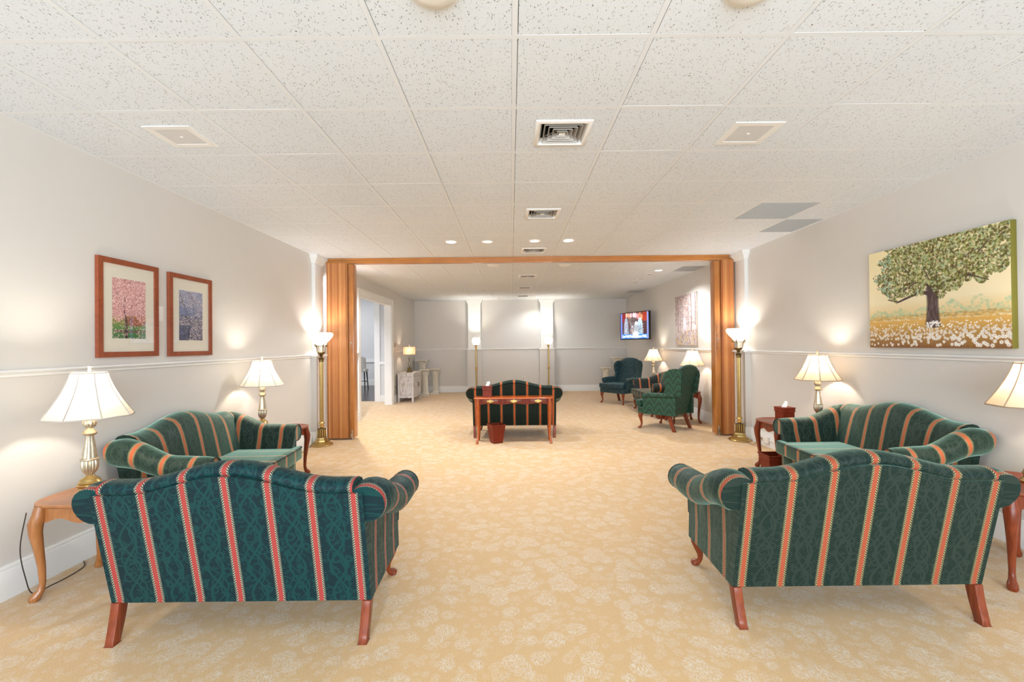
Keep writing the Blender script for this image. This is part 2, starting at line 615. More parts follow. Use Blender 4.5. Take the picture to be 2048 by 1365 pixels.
def thing(name, label, cat, loc=(0, 0, 0), rotz=0.0, group=None):
    o = bpy.data.objects.new(name, None)
    C.objects.link(o)
    o.empty_display_size = 0.1
    o.location = loc
    o.rotation_euler = (0, 0, rotz)
    o['label'] = label
    o['category'] = cat
    if group:
        o['group'] = group
    return o


def tag(o, label, cat, group=None):
    o['label'] = label
    o['category'] = cat
    if group:
        o['group'] = group
    return o


def struct(o):
    o['kind'] = 'structure'
    return o


def dup(root, loc, rotz, label, mats=None):
    def rec(o, par):
        c = o.copy()
        C.objects.link(c)
        if par is not None:
            c.parent = par
        if mats and c.type == 'MESH' and c.data.materials and c.data.materials[0].name in mats:
            c.data = c.data.copy()
            c.data.materials[0] = mats[c.data.materials[0].name]
        for ch in [x for x in bpy.data.objects if x.parent == o]:
            rec(ch, c)
        return c
    r = rec(root, None)
    r.location = loc
    r.rotation_euler = (0, 0, rotz)
    r['label'] = label
    return r


def box(name, mat, x0, x1, y0, y1, z0, z1, parent=None, bevel=0.0, uvmode=None):
    return MB().box(x0, x1, y0, y1, z0, z1).build(name, mat, parent, bevel, uvmode=uvmode)


def lerp(a, b, t):
    return a + (b - a) * t


def interp(pts, t):
    """pts: [(t,v),...] smooth interpolation"""
    for (a, va), (b, vb) in zip(pts, pts[1:]):
        if t <= b:
            k = max(0, min(1, (t - a) / (b - a)))
            k = k * k * (3 - 2 * k)
            return va + (vb - va) * k
    return pts[-1][1]


# ------------------------------------------------------------------ the room
XL, XR, YF, H = -2.95, 3.534, 13.97, 2.8155
YB = -3.0
OY0, OY1, OH = 8.9, 11.22, 2.45     # cased opening in the left wall
struct(box('floor', M_carpet, -5.6, XR + 0.1, YB, YF + 0.1, -0.08, 0.0))
fw = box('floor_dining', M_floorwood, -9.0, -3.1, 11.95, 16.75, -0.07, 0.004)
struct(fw)
m = MB()
m.box(XL - 0.15, XL, YB, OY0, 0, 2.95).box(XL - 0.15, XL, OY1, YF, 0, 2.95).box(XL - 0.15, XL, OY0, OY1, OH, 2.95)
struct(m.build('wall_left', M_wall, weld=False))
struct(box('wall_right', M_wall, XR, XR + 0.12, YB, YF, 0, 2.95))
struct(box('wall_back', M_wall, XL - 0.15, XR + 0.12, YF, YF + 0.12, 0, 2.95))
m = MB()     # wall behind the camera round its wide window
m.box(XL - 0.15, XR + 0.12, YB - 0.12, YB, 0, 0.42).box(XL - 0.15, XR + 0.12, YB - 0.12, YB, 2.68, 2.95)
m.box(XL - 0.15, -2.55, YB - 0.12, YB, 0.42, 2.68).box(3.15, XR + 0.12, YB - 0.12, YB, 0.42, 2.68)
struct(m.build('wall_front', M_wall, weld=False))

# ceiling with its suspended grid
ceil = struct(box('ceiling', M_plenum, XL - 0.15, XR + 0.12, YB - 0.1, YF + 0.1, 2.95, 3.0))
T = 0.6096
GX0, GY0 = 0.0302, 2.0138
RW = 0.0245
cols = range(-5, 6)
rows_ = range(-4, 20)
cutouts = {(0, 1): 2.942, (0, 4): 4.757, (0, 7): 6.63, (0, 11): 9.13, (0, 14): 10.97, (0, 17): 12.83}
grilles = {(4, 4), (5, 5), (5, 10), (5, 16)}
VX0, VX1 = 0.168, 0.518
tile_cache = {}


def cellx(c):
    return max(GX0 + c * T, XL), min(GX0 + (c + 1) * T, XR)


for r_ in rows_:
    y0 = GY0 + r_ * T
    y1 = min(y0 + T, YF)
    if y1 - y0 < 0.05:
        continue
    for c_ in cols:
        x0, x1 = cellx(c_)
        if (c_, r_) in grilles:
            continue
        g = 0.0045
        a0 = 0.0 if x0 == XL else RW / 2 + 0.0032
        a1 = 0.0 if x1 == XR else RW / 2 + 0.0008
        zt = H + 0.0006
        cx, cy = (x0 + x1) / 2, (y0 + y1) / 2
        if (c_, r_) in cutouts:
            vy = cutouts[(c_, r_)]
            m = MB()
            ix0, ix1, iy0, iy1 = VX0 + 0.03 - cx, VX1 - 0.03 - cx, vy - 0.145 - cy, vy + 0.145 - cy
            X0, X1, Y0, Y1 = x0 + a0 - cx, x1 - a1 - cx, y0 + RW / 2 - cy, y1 - RW / 2 - cy
            m.box(X0, X1, Y0, iy0, 0, 0.015).box(X0, X1, iy1, Y1, 0, 0.015).box(X0, ix0, iy0, iy1, 0, 0.015).box(ix1, X1, iy0, iy1, 0, 0.015)
            o = m.build('ceiling_tile', M_tile, ceil, weld=False)
        else:
            key = (round(x1 - x0, 3), round(y1 - y0, 3))
            if key not in tile_cache:
                o = box('ceiling_tile', M_tile, x0 + a0 - cx, x1 - a1 - cx, y0 + RW / 2 + 0.0005 - cy, y1 - RW / 2 - 0.0005 - cy, 0, 0.015, ceil)
                tile_cache[key] = o.data
            else:
                o = bpy.data.objects.new('ceiling_tile', tile_cache[key])
                C.objects.link(o)
                o.parent = ceil
        # a few tiles sit a millimetre high or askew, as hung tiles do
        o.location = (cx, cy, zt + rnd.choice((0, 0, 0, 0, 0.0006)))
for c_ in range(-4, 6):      # main runners
    x = GX0 + c_ * T
    box('ceiling_runner', M_grid, x - RW / 2, x + RW / 2, YB, YF, H, H + 0.02, ceil)
for r_ in range(-8, 20):
    y = GY0 + r_ * T
    if y < YF:
        m = MB()
        for c_ in cols:
            x0, x1 = cellx(c_)
            m.box(x0 + RW / 2, x1 - RW / 2, y - RW / 2, y + RW / 2, H + 0.0004, H + 0.018)
        m.build('ceiling_cross_tee', M_grid, ceil, weld=False)
m = MB()
m.box(XL, XL + 0.022, YB, YF, H, H + 0.003).box(XR - 0.022, XR, YB, YF, H, H + 0.003).box(XL, XR, YF - 0.022, YF, H, H + 0.003)
m.build('wall_angle', M_grid, ceil, weld=False)
# corridor and dining room beyond the cased opening
struct(box('ceiling_corridor', M_grid, -9.1, XL - 0.15, 8.0, 17.0, 3.5, 3.6))
m = MB()
m.box(-5.72, -5.6, 8.0, 11.83, 0, 3.5).box(-5.72, XL - 0.15, 7.9, 8.0, 0, 3.5).box(XL - 0.149, XL - 0.05, 8.0, 11.83, 2.96, 3.5)
struct(m.build('wall_corridor', M_coolwall, weld=False))
m = MB()
m.box(-3.42, -3.1, 11.83, 11.95, 0, 3.5).box(-9, -5.6, 11.83, 11.95, 0, 3.5)
m.box(-9.0, -3.0, 16.7, 16.82, 0, 3.5).box(-9.1, -9.0, 11.83, 16.8, 0, 3.5).box(-3.2, -3.1, 11.95, 16.7, 0, 3.5)
struct(m.build('wall_dining', M_coolwall, weld=False))
tn = [0]


def trim(mb, **kw):
    tn[0] += 1
    return struct(mb.build('trim_%d' % tn[0], M_trim, **kw))


def rail_x(x, sgn, y0, y1):
    """chair rail along a side wall, sgn=+1 projects to +x"""
    pr = [(0, 1.285), (0.012, 1.288), (0.014, 1.302), (0.024, 1.308), (0.03, 1.318), (0.024, 1.329), (0.0, 1.331)]
    m = MB()
    P_ = [[(x + sgn * a, y, z) for a, z in pr] for y in (y0, y1)]
    m.quadgrid(P_, cv=True)
    m.poly(P_[0])
    m.poly(P_[1])
    return m


def base_x(x, sgn, y0, y1, hh=0.195):
    pr = [(0, 0), (0.018, 0), (0.018, hh - 0.03), (0.013, hh - 0.022), (0.015, hh - 0.012), (0.009, hh), (0, hh)]
    m = MB()
    P_ = [[(x + sgn * a, y, z) for a, z in pr] for y in (y0, y1)]
    m.quadgrid(P_, cv=True)
    m.poly(P_[0])
    m.poly(P_[1])
    return m


PY0, PY1 = 6.74, 7.04      # side pilasters at the folding door
for nm, x, s_ in (('left', XL, 1), ('right', XR, -1)):
    struct(base_x(x, s_, YB, PY0).build('baseboard_' + nm, M_trim))
    trim(rail_x(x, s_, YB, PY0))
struct(base_x(XR, -1, 7.35, YF).build('baseboard_right_rear', M_trim))
struct(base_x(XL, 1, OY1 + 0.13, YF).build('baseboard_left_rear', M_trim))
struct(base_x(XL, 1, 7.35, OY0 - 0.13).build('baseboard_left_middle', M_trim))
trim(rail_x(XR, -1, 7.35, YF))
trim(rail_x(XL, 1, OY1 + 0.13, YF))
trim(rail_x(XL, 1, 7.35, OY0 - 0.13))
m = MB()
pr = [(0, 0), (0.018, 0), (0.018, 0.165), (0.013, 0.173), (0.015, 0.183), (0.009, 0.195), (0, 0.195)]
P_ = [[(x, YF - a, z) for a, z in pr] for x in (XL, XR)]
m.quadgrid(P_, cv=True)
struct(m.build('baseboard_back', M_trim))
pr = [(0, 1.285), (0.012, 1.288), (0.014, 1.302), (0.024, 1.308), (0.03, 1.318), (0.024, 1.329), (0.0, 1.331)]
m = MB()
P_ = [[(x, YF - a, z) for a, z in pr] for x in (XL, XR)]
m.quadgrid(P_, cv=True)
trim(m)


def capital(m, x0, x1, y0, y1, zt, n):
    """stepped moulding round a pilaster top; n=(dx0,dx1,dy0,dy1) which sides project"""
    for z0, z1, p in ((zt - 0.118, zt - 0.106, 0.014), (zt - 0.106, zt - 0.088, 0.018), (zt - 0.088, zt - 0.074, 0.024), (zt - 0.074, zt - 0.060, 0.034), (zt - 0.060, zt - 0.046, 0.046), (zt - 0.046, zt, 0.056)):
        m.box(x0 - p * n[0], x1 + p * n[1], y0 - p * n[2], y1 + p * n[3], z0, z1)


for nm, x0, x1, n in (('left', XL, XL + 0.055, (0, 1, 1, 1)), ('right', XR - 0.055, XR, (1, 0, 1, 1))):
    tn[0] += 1
    root = struct(box('trim_%d' % tn[0], M_wall if 0 else M_trim, x0, x1, PY0 + 0.02, PY1, 1.33, H - 0.1, bevel=0.002))
    m = MB()
    capital(m, x0, x1, PY0 + 0.02, PY1, H, n)
    m.build('capital', M_trim, root, bevel=0.003, weld=False)
    xa, xb = (x0, x1 + 0.03) if n[1] else (x0 - 0.03, x1)
    box('pedestal_panel', M_wall, xa, xb, PY0 - 0.02, PY1, 0, 1.30, root)
    m = MB()
    e = 0.028
    m.box(xa - e * n[0], xb + e * n[1], PY0 - 0.02 - e, PY1 + 0.01, 1.30, 1.331)
    m.box(xa - 0.016 * n[0], xb + 0.016 * n[1], PY0 - 0.02 - 0.016, PY1, 0, 0.195)
    m.build('pedestal_moulding', M_trim, root, bevel=0.004, weld=False)

for cx in (-1.11, 1.09):      # pilasters on the far wall
    tn[0] += 1
    x0, x1 = cx - 0.19, cx + 0.19
    root = struct(box('trim_%d' % tn[0], M_trim, x0, x1, YF - 0.14, YF, 1.33, H - 0.1))
    m = MB()
    capital(m, x0, x1, YF - 0.14, YF, H, (1, 1, 1, 0))
    m.build('capital', M_trim, root, bevel=0.003, weld=False)
    box('pedestal_panel', M_wall, x0 - 0.035, x1 + 0.035, YF - 0.18, YF, 0, 1.30, root)
    m = MB()
    m.box(x0 - 0.06, x1 + 0.06, YF - 0.205, YF, 1.30, 1.331).box(x0 - 0.05, x1 + 0.05, YF - 0.196, YF, 0, 0.195)
    m.build('pedestal_moulding', M_trim, root, bevel=0.004, weld=False)

# cased opening
m = MB()
for xx0, xx1 in ((XL, XL + 0.02), (XL - 0.17, XL - 0.15)):
    m.box(xx0, xx1, OY1, OY1 + 0.12, 0, OH + 0.12).box(xx0, xx1, OY0 - 0.12, OY0, 0, OH + 0.12).box(xx0, xx1, OY0, OY1, OH, OH + 0.12)
m.box(XL + 0.02, XL + 0.034, OY0 - 0.13, OY1 + 0.13, OH + 0.10, OH + 0.125)
m.box(XL + 0.02, XL + 0.028, OY1 + 0.10, OY1 + 0.12, 0, OH + 0.1)
m.box(XL - 0.15, XL, OY1 - 0.015, OY1, 0, OH).box(XL - 0.15, XL, OY0, OY0 + 0.015, 0, OH).box(XL - 0.15, XL, OY0, OY1, OH - 0.015, OH)
trim(m, weld=False)
m = MB()
m.box(-3.54, -3.40, 11.80, 11.98, 0, 3.4)
m.box(-3.40, -3.12, 11.81, 11.83, 0, 0.17).box(-3.40, -3.12, 11.80, 11.83, 0.97, 1.04)
trim(m, weld=False)
m = MB()
m.box(-9, -3.2, 16.67, 16.7, 0, 0.2).box(-9, -3.2, 16.66, 16.7, 0.85, 0.94)
m.box(-5.75, -5.55, 16.66, 16.7, 0.2, 2.3)
trim(m, weld=False)

# ------------------------------------------------------------------ folding door
fd = thing('folding_door', 'pair of honey wood accordion door stacks hung from an overhead wooden track', 'folding door', (0, 7.15, 0))
m = MB()
m.box(XL + 0.06, XR - 0.06, -0.05, 0.05, 2.735, H - 0.001)
m.box(XL + 0.06, XR - 0.06, -0.065, -0.05, 2.785, H - 0.001)
m.build('track', M_firh, fd, bevel=0.003, weld=False)


def door_stack(xa, xb, lead, sgn):
    """slats from xa to xb (xb is the free end), lead post beyond it"""
    st = bpy.data.objects.new('door_stack', None)
    C.objects.link(st)
    st.parent = fd
    n = 17
    w_ = (xb - xa) / n
    vs, fs, cs = [], [], []
    pal = [(0.50, 0.21, 0.065), (0.45, 0.165, 0.048), (0.60, 0.30, 0.10), (0.40, 0.13, 0.036), (0.52, 0.22, 0.07), (0.48, 0.19, 0.055), (0.50, 0.20, 0.06)]
    for k in range(n):
        x0, x1 = sorted((xa + k * w_, xa + (k + 1) * w_))
        d = 0.0004 * math.sin(k * 1.7) + (0.03 if k == 0 else 0.012 if k == n - 1 else 0)
        c = rnd.choice(pal)
        zb, zt = 0.025, 2.735
        for (a0, a1, y0, y1) in ((x0 + 0.0003, x1 - 0.0003, -0.10 + d, -0.088 + d), (x0 + 0.0003, x1 - 0.0003, 0.088, 0.10)):
            q = 0.0007
            b = len(vs)
            pts = [(a0, y0 + q), (a0 + q, y0), (a1 - q, y0), (a1, y0 + q), (a1, y1), (a0, y1)]
            for z in (zb, zt):
                vs.extend([(px, py, z) for px, py in pts])
            nn = len(pts)
            for i in range(nn):
                fs.append([b + i, b + (i + 1) % nn, b + nn + (i + 1) % nn, b + nn + i])
                cs.append(c)
            fs.append([b + i for i in reversed(range(nn))])
            fs.append([b + nn + i for i in range(nn)])
            cs += [c, c]
    me = bpy.data.meshes.new('slats')
    me.from_pydata(vs, [], fs)
    at = me.color_attributes.new('Col', 'FLOAT_COLOR', 'CORNER')
    i = 0
    for p, c in zip(me.polygons, cs):
        for _ in p.loop_indices:
            at.data[i].color = (*c, 1)
            i += 1
    me.materials.append(M_slat)
    o = bpy.data.objects.new('slats', me)
    C.objects.link(o)
    o.parent = st
    o['kind'] = 'stuff'
    x0, x1 = sorted((xa + 0.01 * sgn, xb - 0.004 * sgn))
    box('stack_core', M_fir, x0, x1, -0.075, 0.09, 0.03, 2.73, st)
    x0, x1 = sorted((xb, xb + 0.035 * sgn))
    box('fold_leaf', M_fir, x0, x1, -0.055, -0.035, 0.03, 2.73, st)
    x0, x1 = sorted((xb + 0.03 * sgn, lead))
    box('lead_post', M_fir, x0, x1, -0.085, 0.06, 0.03, 2.72, st, 0.004)
    xm = (x0 + x1) / 2
    hp = box('handle_plate', M_oak, xm - 0.014, xm + 0.014, -0.098, -0.085, 1.34, 1.60, st, 0.004)
    MB().lathe([(0.006, 0), (0.012, 0.006), (0.012, 0.014), (0.004, 0.02)], 12).build('latch_knob', M_chrome, st, loc=(xm, -0.09, 1.50)).rotation_euler = (R(90), 0, 0)
    m = MB().tube([(xm, -0.097, 0.0), (xm, -0.097, 0.16)], 0.009, 10)
    m.box(xm - 0.016, xm + 0.016, -0.11, -0.086, 0.04, 0.1)
    m.build('floor_bolt', M_chrome, st, weld=False)
    MB().tube([(xm, -0.03, 2.72), (xm, -0.03, 2.74)], 0.012, 10).build('track_roller', M_brassd, st)


door_stack(-2.86, -2.53, -2.435, 1)
door_stack(3.475, 3.27, 3.165, -1)

# ------------------------------------------------------------------ upholstery builders
def smoothstep(a, b, x):
    k = max(0, min(1, (x - a) / (b - a)))
    return k * k * (3 - 2 * k)


def hump(x):
    if abs(x) < 0.5:
        return 0.5 + 0.5 * math.cos(PI * x / 0.5)
    return 0.0


def cabriole(x, y, zt, dx, dy, s=1.0):
    """curved front leg going down from (x,y,zt), foot thrown towards (dx,dy)"""
    m = MB()
    prof = [(1.0, 0.0, 0.040), (0.93, 0.008, 0.042), (0.80, 0.016, 0.036), (0.62, 0.008, 0.026), (0.42, -0.004, 0.019), (0.25, -0.004, 0.0155),
            (0.15, 0.006, 0.017), (0.09, 0.022, 0.024), (0.04, 0.032, 0.027), (0.0, 0.032, 0.020)]
    L = math.hypot(dx, dy)
    pts = [(x + dx / L * o * s, y + dy / L * o * s, zt * t) for t, o, r in prof]
    m.tube(pts, [r * s for t, o, r in prof], 12)
    return m


def rear_leg(x, zt, y1=0.045, splay=-0.006):
    sg = 1 if x > 0 else -1
    m = MB()
    rows = []
    for k in range(6):
        t = k / 5
        z = zt * (1 - t)
        yy = lerp(y1, 0.0, t ** 1.3)
        xx = x + sg * splay * t
        a, b = 0.021, 0.030 - 0.006 * t
        rows.append([(xx - a, yy, z), (xx + a, yy, z), (xx + a, yy + 2 * b, z), (xx - a, yy + 2 * b, z)])
    m.quadgrid(rows, cv=True)
    m.poly(rows[0])
    m.poly(rows[-1])
    return m


def make_sofa(label, loc, rotz, fab):
    t = thing('camelback_loveseat', label, 'sofa', loc, rotz, 'striped camelback loveseats')
    ZB = 0.185
    # outside back panel
    xs = [-0.645 + 1.29 * i / 40 for i in range(41)]
    crease = lambda x: 0.755 + 0.088 * hump(x)
    m = MB()
    nz = 8
    P_, U = [], []
    for x in xs:
        zc = crease(x)
        P_.append([(x, lerp(0.055, -0.07, (lerp(ZB, zc, k / nz) - ZB) / 0.57), lerp(ZB, zc, k / nz)) for k in range(nz + 1)])
        U.append([(x, lerp(ZB, zc, k / nz)) for k in range(nz + 1)])
    m.quadgrid(P_, U)
    P2 = [[(p[0], p[1] + 0.05, p[2]) for p in row] for row in P_]
    m.quadgrid(P2, U, flip=True)
    for row, row2, u in ((P_[0], P2[0], U[0]), (P_[-1], P2[-1], U[-1])):
        m.quadgrid([row, row2], [[(0.1, c[1]) for c in u], [(0.1, c[1]) for c in u]])
    for k in (0, nz):
        m.quadgrid([[r[k] for r in P_], [r[k] for r in P2]], [[r[k] for r in U], [r[k] for r in U]])
    m.build('back_panel', fab, t)
    # inside back with rolled top
    prof = [(-0.058, -0.004), (-0.078, 0.012), (-0.080, 0.032), (-0.062, 0.050), (-0.025, 0.060), (0.02, 0.056), (0.065, 0.038),
            (0.10, 0.0), (0.125, -0.06), (0.15, -0.15), (0.175, -0.26), (0.20, -0.36), (0.20, -0.42)]
    xs = [-0.60 + 1.20 * i / 48 for i in range(49)]
    m = MB()
    P_, U = [], []
    for x in xs:
        zc = crease(x)
        e = smoothstep(0.60, 0.50, abs(x))
        row, ur, L, last = [], [], zc, None
        for y, dz in prof:
            if dz >= 0:
                yy = y
            else:
                yy = y * lerp(0.93, 1.0, e)
            z = zc + dz if dz > -0.05 else lerp(zc, 0.355, min(1, (-dz) / 0.42))
            p = (x, yy, z)
            if last:
                L += math.dist(p, last)
            last = p
            row.append(p)
            ur.append((x, L))
        P_.append(row)
        U.append(ur)
    m.quadgrid(P_, U, flip=True)
    for row, ur, fl in ((P_[0], U[0], True), (P_[-1], U[-1], False)):
        m.poly(list(row) + [(row[0][0], 0.07, 0.355)], [(0.1, p[2]) for p in row] + [(0.1, .35)], flip=fl)
    m.build('backrest', fab, t, angle=60)
    # arms
    for sg in (-1, 1):
        m = MB()
        P_, U = [], []
        ny = 22
        for i in range(ny + 1):
            y = lerp(-0.045, 0.68, i / ny)
            zt = interp([(-0.05, 0.785), (0.04, 0.80), (0.40, 0.672), (0.62, 0.665), (0.68, 0.655)], y)
            r = interp([(-0.05, 0.094), (0.05, 0.105), (0.40, 0.090), (0.68, 0.083)], y)
            cxr = interp([(-0.05, 0.655), (0.68, 0.675)], y)
            if i == 0 or i == ny:
                r *= 0.955
            cz = zt - r
            sec = []
            xin = 0.515
            sec.append((xin, 0.185))
            sec.append((xin, 0.36))
            sec.append((lerp(xin, cxr - r, 0.55), lerp(0.36, cz, 0.5)))
            sec.append((cxr - r * 1.04, cz - 0.03))
            # over the roll
            for k in range(15):
                a = lerp(R(165), R(-112), k / 14)
                sec.append((cxr + r * math.cos(a) * (1.0 if a < R(90) else (cxr - xin - 0.005) / (r * 0.966) * 1.0 if False else 1.0), cz + r * math.sin(a)))
            pass
            xo = interp([(-0.05, 0.643), (0.68, 0.628)], y)
            sec.append((xo, cz - r * 0.98))
            sec.append((xo - 0.004, lerp(cz - r, 0.185, 0.5)))
            sec.append((xo, 0.185))
            yb = lambda z: lerp(0.055, -0.07, (z - 0.185) / 0.57) + (0.035 if z < 0.56 else 0.012)
            row = [(sg * a, y + (yb(b) + 0.045) * (1 - i / ny), b) for a, b in sec]
            L = 0
            ur = []
            for k, p in enumerate(row):
                if k:
                    L += math.dist(p, row[k - 1])
                ur.append((p[1] + 0.045, L))
            P_.append(row)
            U.append(ur)
        m.quadgrid(P_, U, cv=False, flip=(sg < 0))
        # bottom
        m.quadgrid([[r_[0] for r_ in P_], [r_[-1] for r_ in P_]], [[(0.1, 0)] * (ny + 1), [(0.1, 0)] * (ny + 1)])
        m.poly(P_[0], [(0.1 + p[0] * 0.1 - 0.065 * sg, p[2]) for p in P_[0]])
        m.poly(P_[-1], [(p[0] - sg * 0.06, p[2]) for p in P_[-1]])
        arm = m.build('arm', fab, t, angle=55)
        for row, dy in ((P_[-1], 0.003),):
            pp = [(p[0], p[1] + dy, p[2]) for p in row[2:-1]]
            MB().tube(pp, 0.004, 6).build('piping', M_velvet if dy > 0 else fab, arm)
    # seat rail, slightly bowed
    m = MB()
    out = [(-0.625, 0.05), (0.625, 0.05), (0.625, 0.66)] + [(x, 0.685 + 0.03 * math.cos(x / 0.62 * PI / 2)) for x in [0.60 - 1.2 * k / 16 for k in range(17)]] + [(-0.625, 0.66)]
    m.prism(out, 0.185, 0.325)
    m.build('seat_rail', fab, t, bevel=0.008, uvmode='box')
    # T-shaped seat cushion
    m = MB()
    out = [(-0.505, 0.17), (0.505, 0.17), (0.505, 0.685), (0.60, 0.692), (0.608, 0.74), (0.58, 0.765), (0.3, 0.785), (0, 0.79), (-0.3, 0.785),
           (-0.58, 0.765), (-0.608, 0.74), (-0.60, 0.692), (-0.505, 0.685)]
    m.prism(out, 0.33, 0.455)
    cu = m.build('seat_cushion', fab, t, bevel=0.022, seg=3, uvmode='box')
    pts = [(x, y, 0.448) for x, y in out]
    MB().tube(pts + [pts[0]], 0.004, 6, cap=False).build('piping', M_velvet, cu)
    for x in (-0.565, 0.565):
        cabriole(x, 0.665, 0.187, x, 0.45).build('front_leg', M_cherry, t)
    for x in (-0.621, 0.621):
        rear_leg(x, 0.187).build('rear_leg', M_cherry, t, bevel=0.003)
    return t


S1 = make_sofa('striped camelback loveseat tinted teal for daylight at front left, its back to the viewer', (-1.353, 2.223, 0), 0, M_fabA)
fabmap = {M_fabA.name: M_fabB}
dup(S1, (1.775, 2.305, 0), 0, 'dark green striped camelback loveseat at front right, its back to the viewer', fabmap)
dup(S1, (-2.84, 3.95, 0), R(-88.5), 'green striped loveseat along the left wall under the two framed pictures', {M_fabA.name: M_fabD})
dup(S1, (3.425, 4.02, 0), R(90.8), 'green striped loveseat along the right wall below the big tree painting', {M_fabA.name: M_fabD})
dup(S1, (0.041, 7.06, 0), R(-0.8), 'green striped loveseat in the middle of the far room behind the console table', {M_fabA.name: M_fabE})
dup(S1, (3.42, 9.55, 0), R(90.8), 'dark striped loveseat by the far right wall between the two wing chairs', {M_fabA.name: M_fabC})


def make_wing(label, loc, rotz, fab):
    t = thing('wing_chair', label, 'armchair', loc, rotz, 'flame stitch wing chairs')
    ZB = 0.26
    wr, wf = 0.29, 0.36
    sidex = lambda y: lerp(wr, wf, max(0, min(1, y / 0.62)))
    # seat frame
    m = MB()
    m.prism([(-wr, 0.06), (wr, 0.06), (wf, 0.64), (0.2, 0.665), (-0.2, 0.665), (-wf, 0.64)], ZB, 0.37)
    m.build('seat_rail', fab, t, bevel=0.012, uvmode='box')
    m = MB()
    m.prism([(-0.25, 0.16), (0.25, 0.16), (0.285, 0.58), (0.355, 0.60), (0.35, 0.69), (0.2, 0.715), (-0.2, 0.715), (-0.35, 0.69), (-0.355, 0.60), (-0.285, 0.58)], 0.375, 0.485)
    m.build('seat_cushion', fab, t, bevel=0.025, seg=3, uvmode='box')
    # back: tall, arched top, leaning
    m = MB()
    xs = [-0.27 + 0.54 * i / 24 for i in range(25)]
    P_, U = [], []
    for x in xs:
        zt = 0.99 + 0.10 * math.sqrt(max(0, 1 - (abs(x) / 0.275) ** 2.4))
        row, ur, L, last = [], [], 0, None
        pr = [(0.055, ZB)] + [(lerp(0.055, -0.13, (z - ZB) / 0.83), z) for z in (0.45, 0.65, 0.85)] + [
            (-0.125, zt - 0.05), (-0.12, zt - 0.015), (-0.09, zt), (-0.055, zt - 0.012), (-0.03, zt - 0.06), (-0.01, 0.86), (0.06, 0.66), (0.12, 0.50), (0.15, 0.38)]
        for y, z in pr:
            p = (x * (1.0 if z > 0.5 else 1.05), y, z)
            if last:
                L += math.dist(p, last)
            last = p
            row.append(p)
            ur.append((x, L))
        P_.append(row)
        U.append(ur)
    m.quadgrid(P_, U, flip=True)
    for row, ur in ((P_[0], U[0]), (P_[-1], U[-1])):
        m.poly(row, [(p[1], p[2]) for p in row])
    m.build('backrest', fab, t, angle=60)
    for sg in (-1, 1):
        # wing: outline in the y-z plane, given thickness
        out = [(-0.10, 0.60), (-0.135, 0.90), (-0.12, 0.985), (-0.04, 1.015), (0.06, 1.0), (0.125, 0.955), (0.145, 0.88), (0.13, 0.78), (0.12, 0.70), (0.155, 0.63), (0.2, 0.60)]
        m = MB()
        sec_o = [(sg * (sidex(y) + 0.012 - 0.0 + 0.02 * smoothstep(0.6, 0.8, z)), y, z) for y, z in out]
        sec_i = [(sg * (sidex(y) - 0.045 + 0.02 * smoothstep(0.6, 0.8, z)), y, z) for y, z in out]
        m.poly(sec_o, [(p[1], p[2]) for p in sec_o], flip=(sg > 0))
        m.poly(sec_i, [(p[1], p[2]) for p in sec_i], flip=(sg < 0))
        n = len(out)
        for i in range(n):
            j = (i + 1) % n
            q = [sec_o[i], sec_o[j], sec_i[j], sec_i[i]]
            m.poly(q, [(a[0], a[2]) for a in q])
        m.build('wing', fab, t, bevel=0.014, seg=2, uvmode='box')
        # arm side below with rolled top
        m = MB()
        P_, U = [], []
        ys = [-0.02 + 0.56 * i / 12 for i in range(13)]
        for y in ys:
            xo = sidex(y) + 0.008
            top = interp([(-0.02, 0.64), (0.25, 0.625), (0.46, 0.62), (0.54, 0.60)], y)
            r = 0.045
            sec = [(xo, ZB), (xo, 0.45), (xo, top - 2 * r)]
            for k in range(9):
                a = lerp(R(-75), R(215), k / 8)
                sec.append((xo - 0.012 + r * math.cos(a), top - r + r * math.sin(a)))
            sec += [(xo - 0.06, top - 2 * r), (xo - 0.06, ZB)]
            yy = y
            if y > 0.5:
                sec = [(lerp(a, xo - 0.02, 0.06), b) for a, b in sec]
            P_.append([(sg * a, yy, b) for a, b in sec])
            L, ur = 0, []
            for k, p in enumerate(P_[-1]):
                ur.append((y, p[2] if k < 3 else 0.45 + 0.02 * k))
            U.append(ur)
        m.quadgrid(P_, U, cv=True, flip=(sg > 0))
        m.poly(P_[0], [(p[0], p[2]) for p in P_[0]])
        m.poly(P_[-1], [(p[0], p[2]) for p in P_[-1]])
        m.build('arm', fab, t, angle=50, uvmode=None)
        # lower side front piece
        m = MB()
        q = [(sidex(0.5) * 0.99, 0.5), (sidex(0.62) + 0.004, 0.635)]
        m.poly([(sg * (q[0][0] + .006), .50, ZB), (sg * (q[1][0] + .004), .635, ZB), (sg * (q[1][0] + .004), .635, .38), (sg * (q[0][0] + .006), .50, .42)], [(.50, ZB), (.635, ZB), (.635, .38), (.5, .42)])
        m.poly([(sg * (q[0][0] - .04), .50, ZB), (sg * (q[1][0] - .04), .635, ZB), (sg * (q[1][0] - .04), .635, .38), (sg * (q[0][0] - .04), .50, .42)], [(.50, ZB), (.635, ZB), (.635, .38), (.5, .42)])
        cabriole(sg * 0.315, 0.60, ZB + 0.002, sg * 0.3, 0.4, 1.0).build('front_leg', M_cherry, t)
        rear_leg(sg * 0.245, ZB + 0.004, 0.085, 0.015).build('rear_leg', M_cherry, t, bevel=0.003)
    return t


def R2(x):
    return R(x)


make_wing('green flame stitch wing chair nearest the folding door, turned away', (2.84, 7.535, 0), R(41), M_flameG)
make_wing('blue green flame stitch wing chair under the television, facing the viewer', (2.90, 11.32, 0), R(127.7), M_flameB)

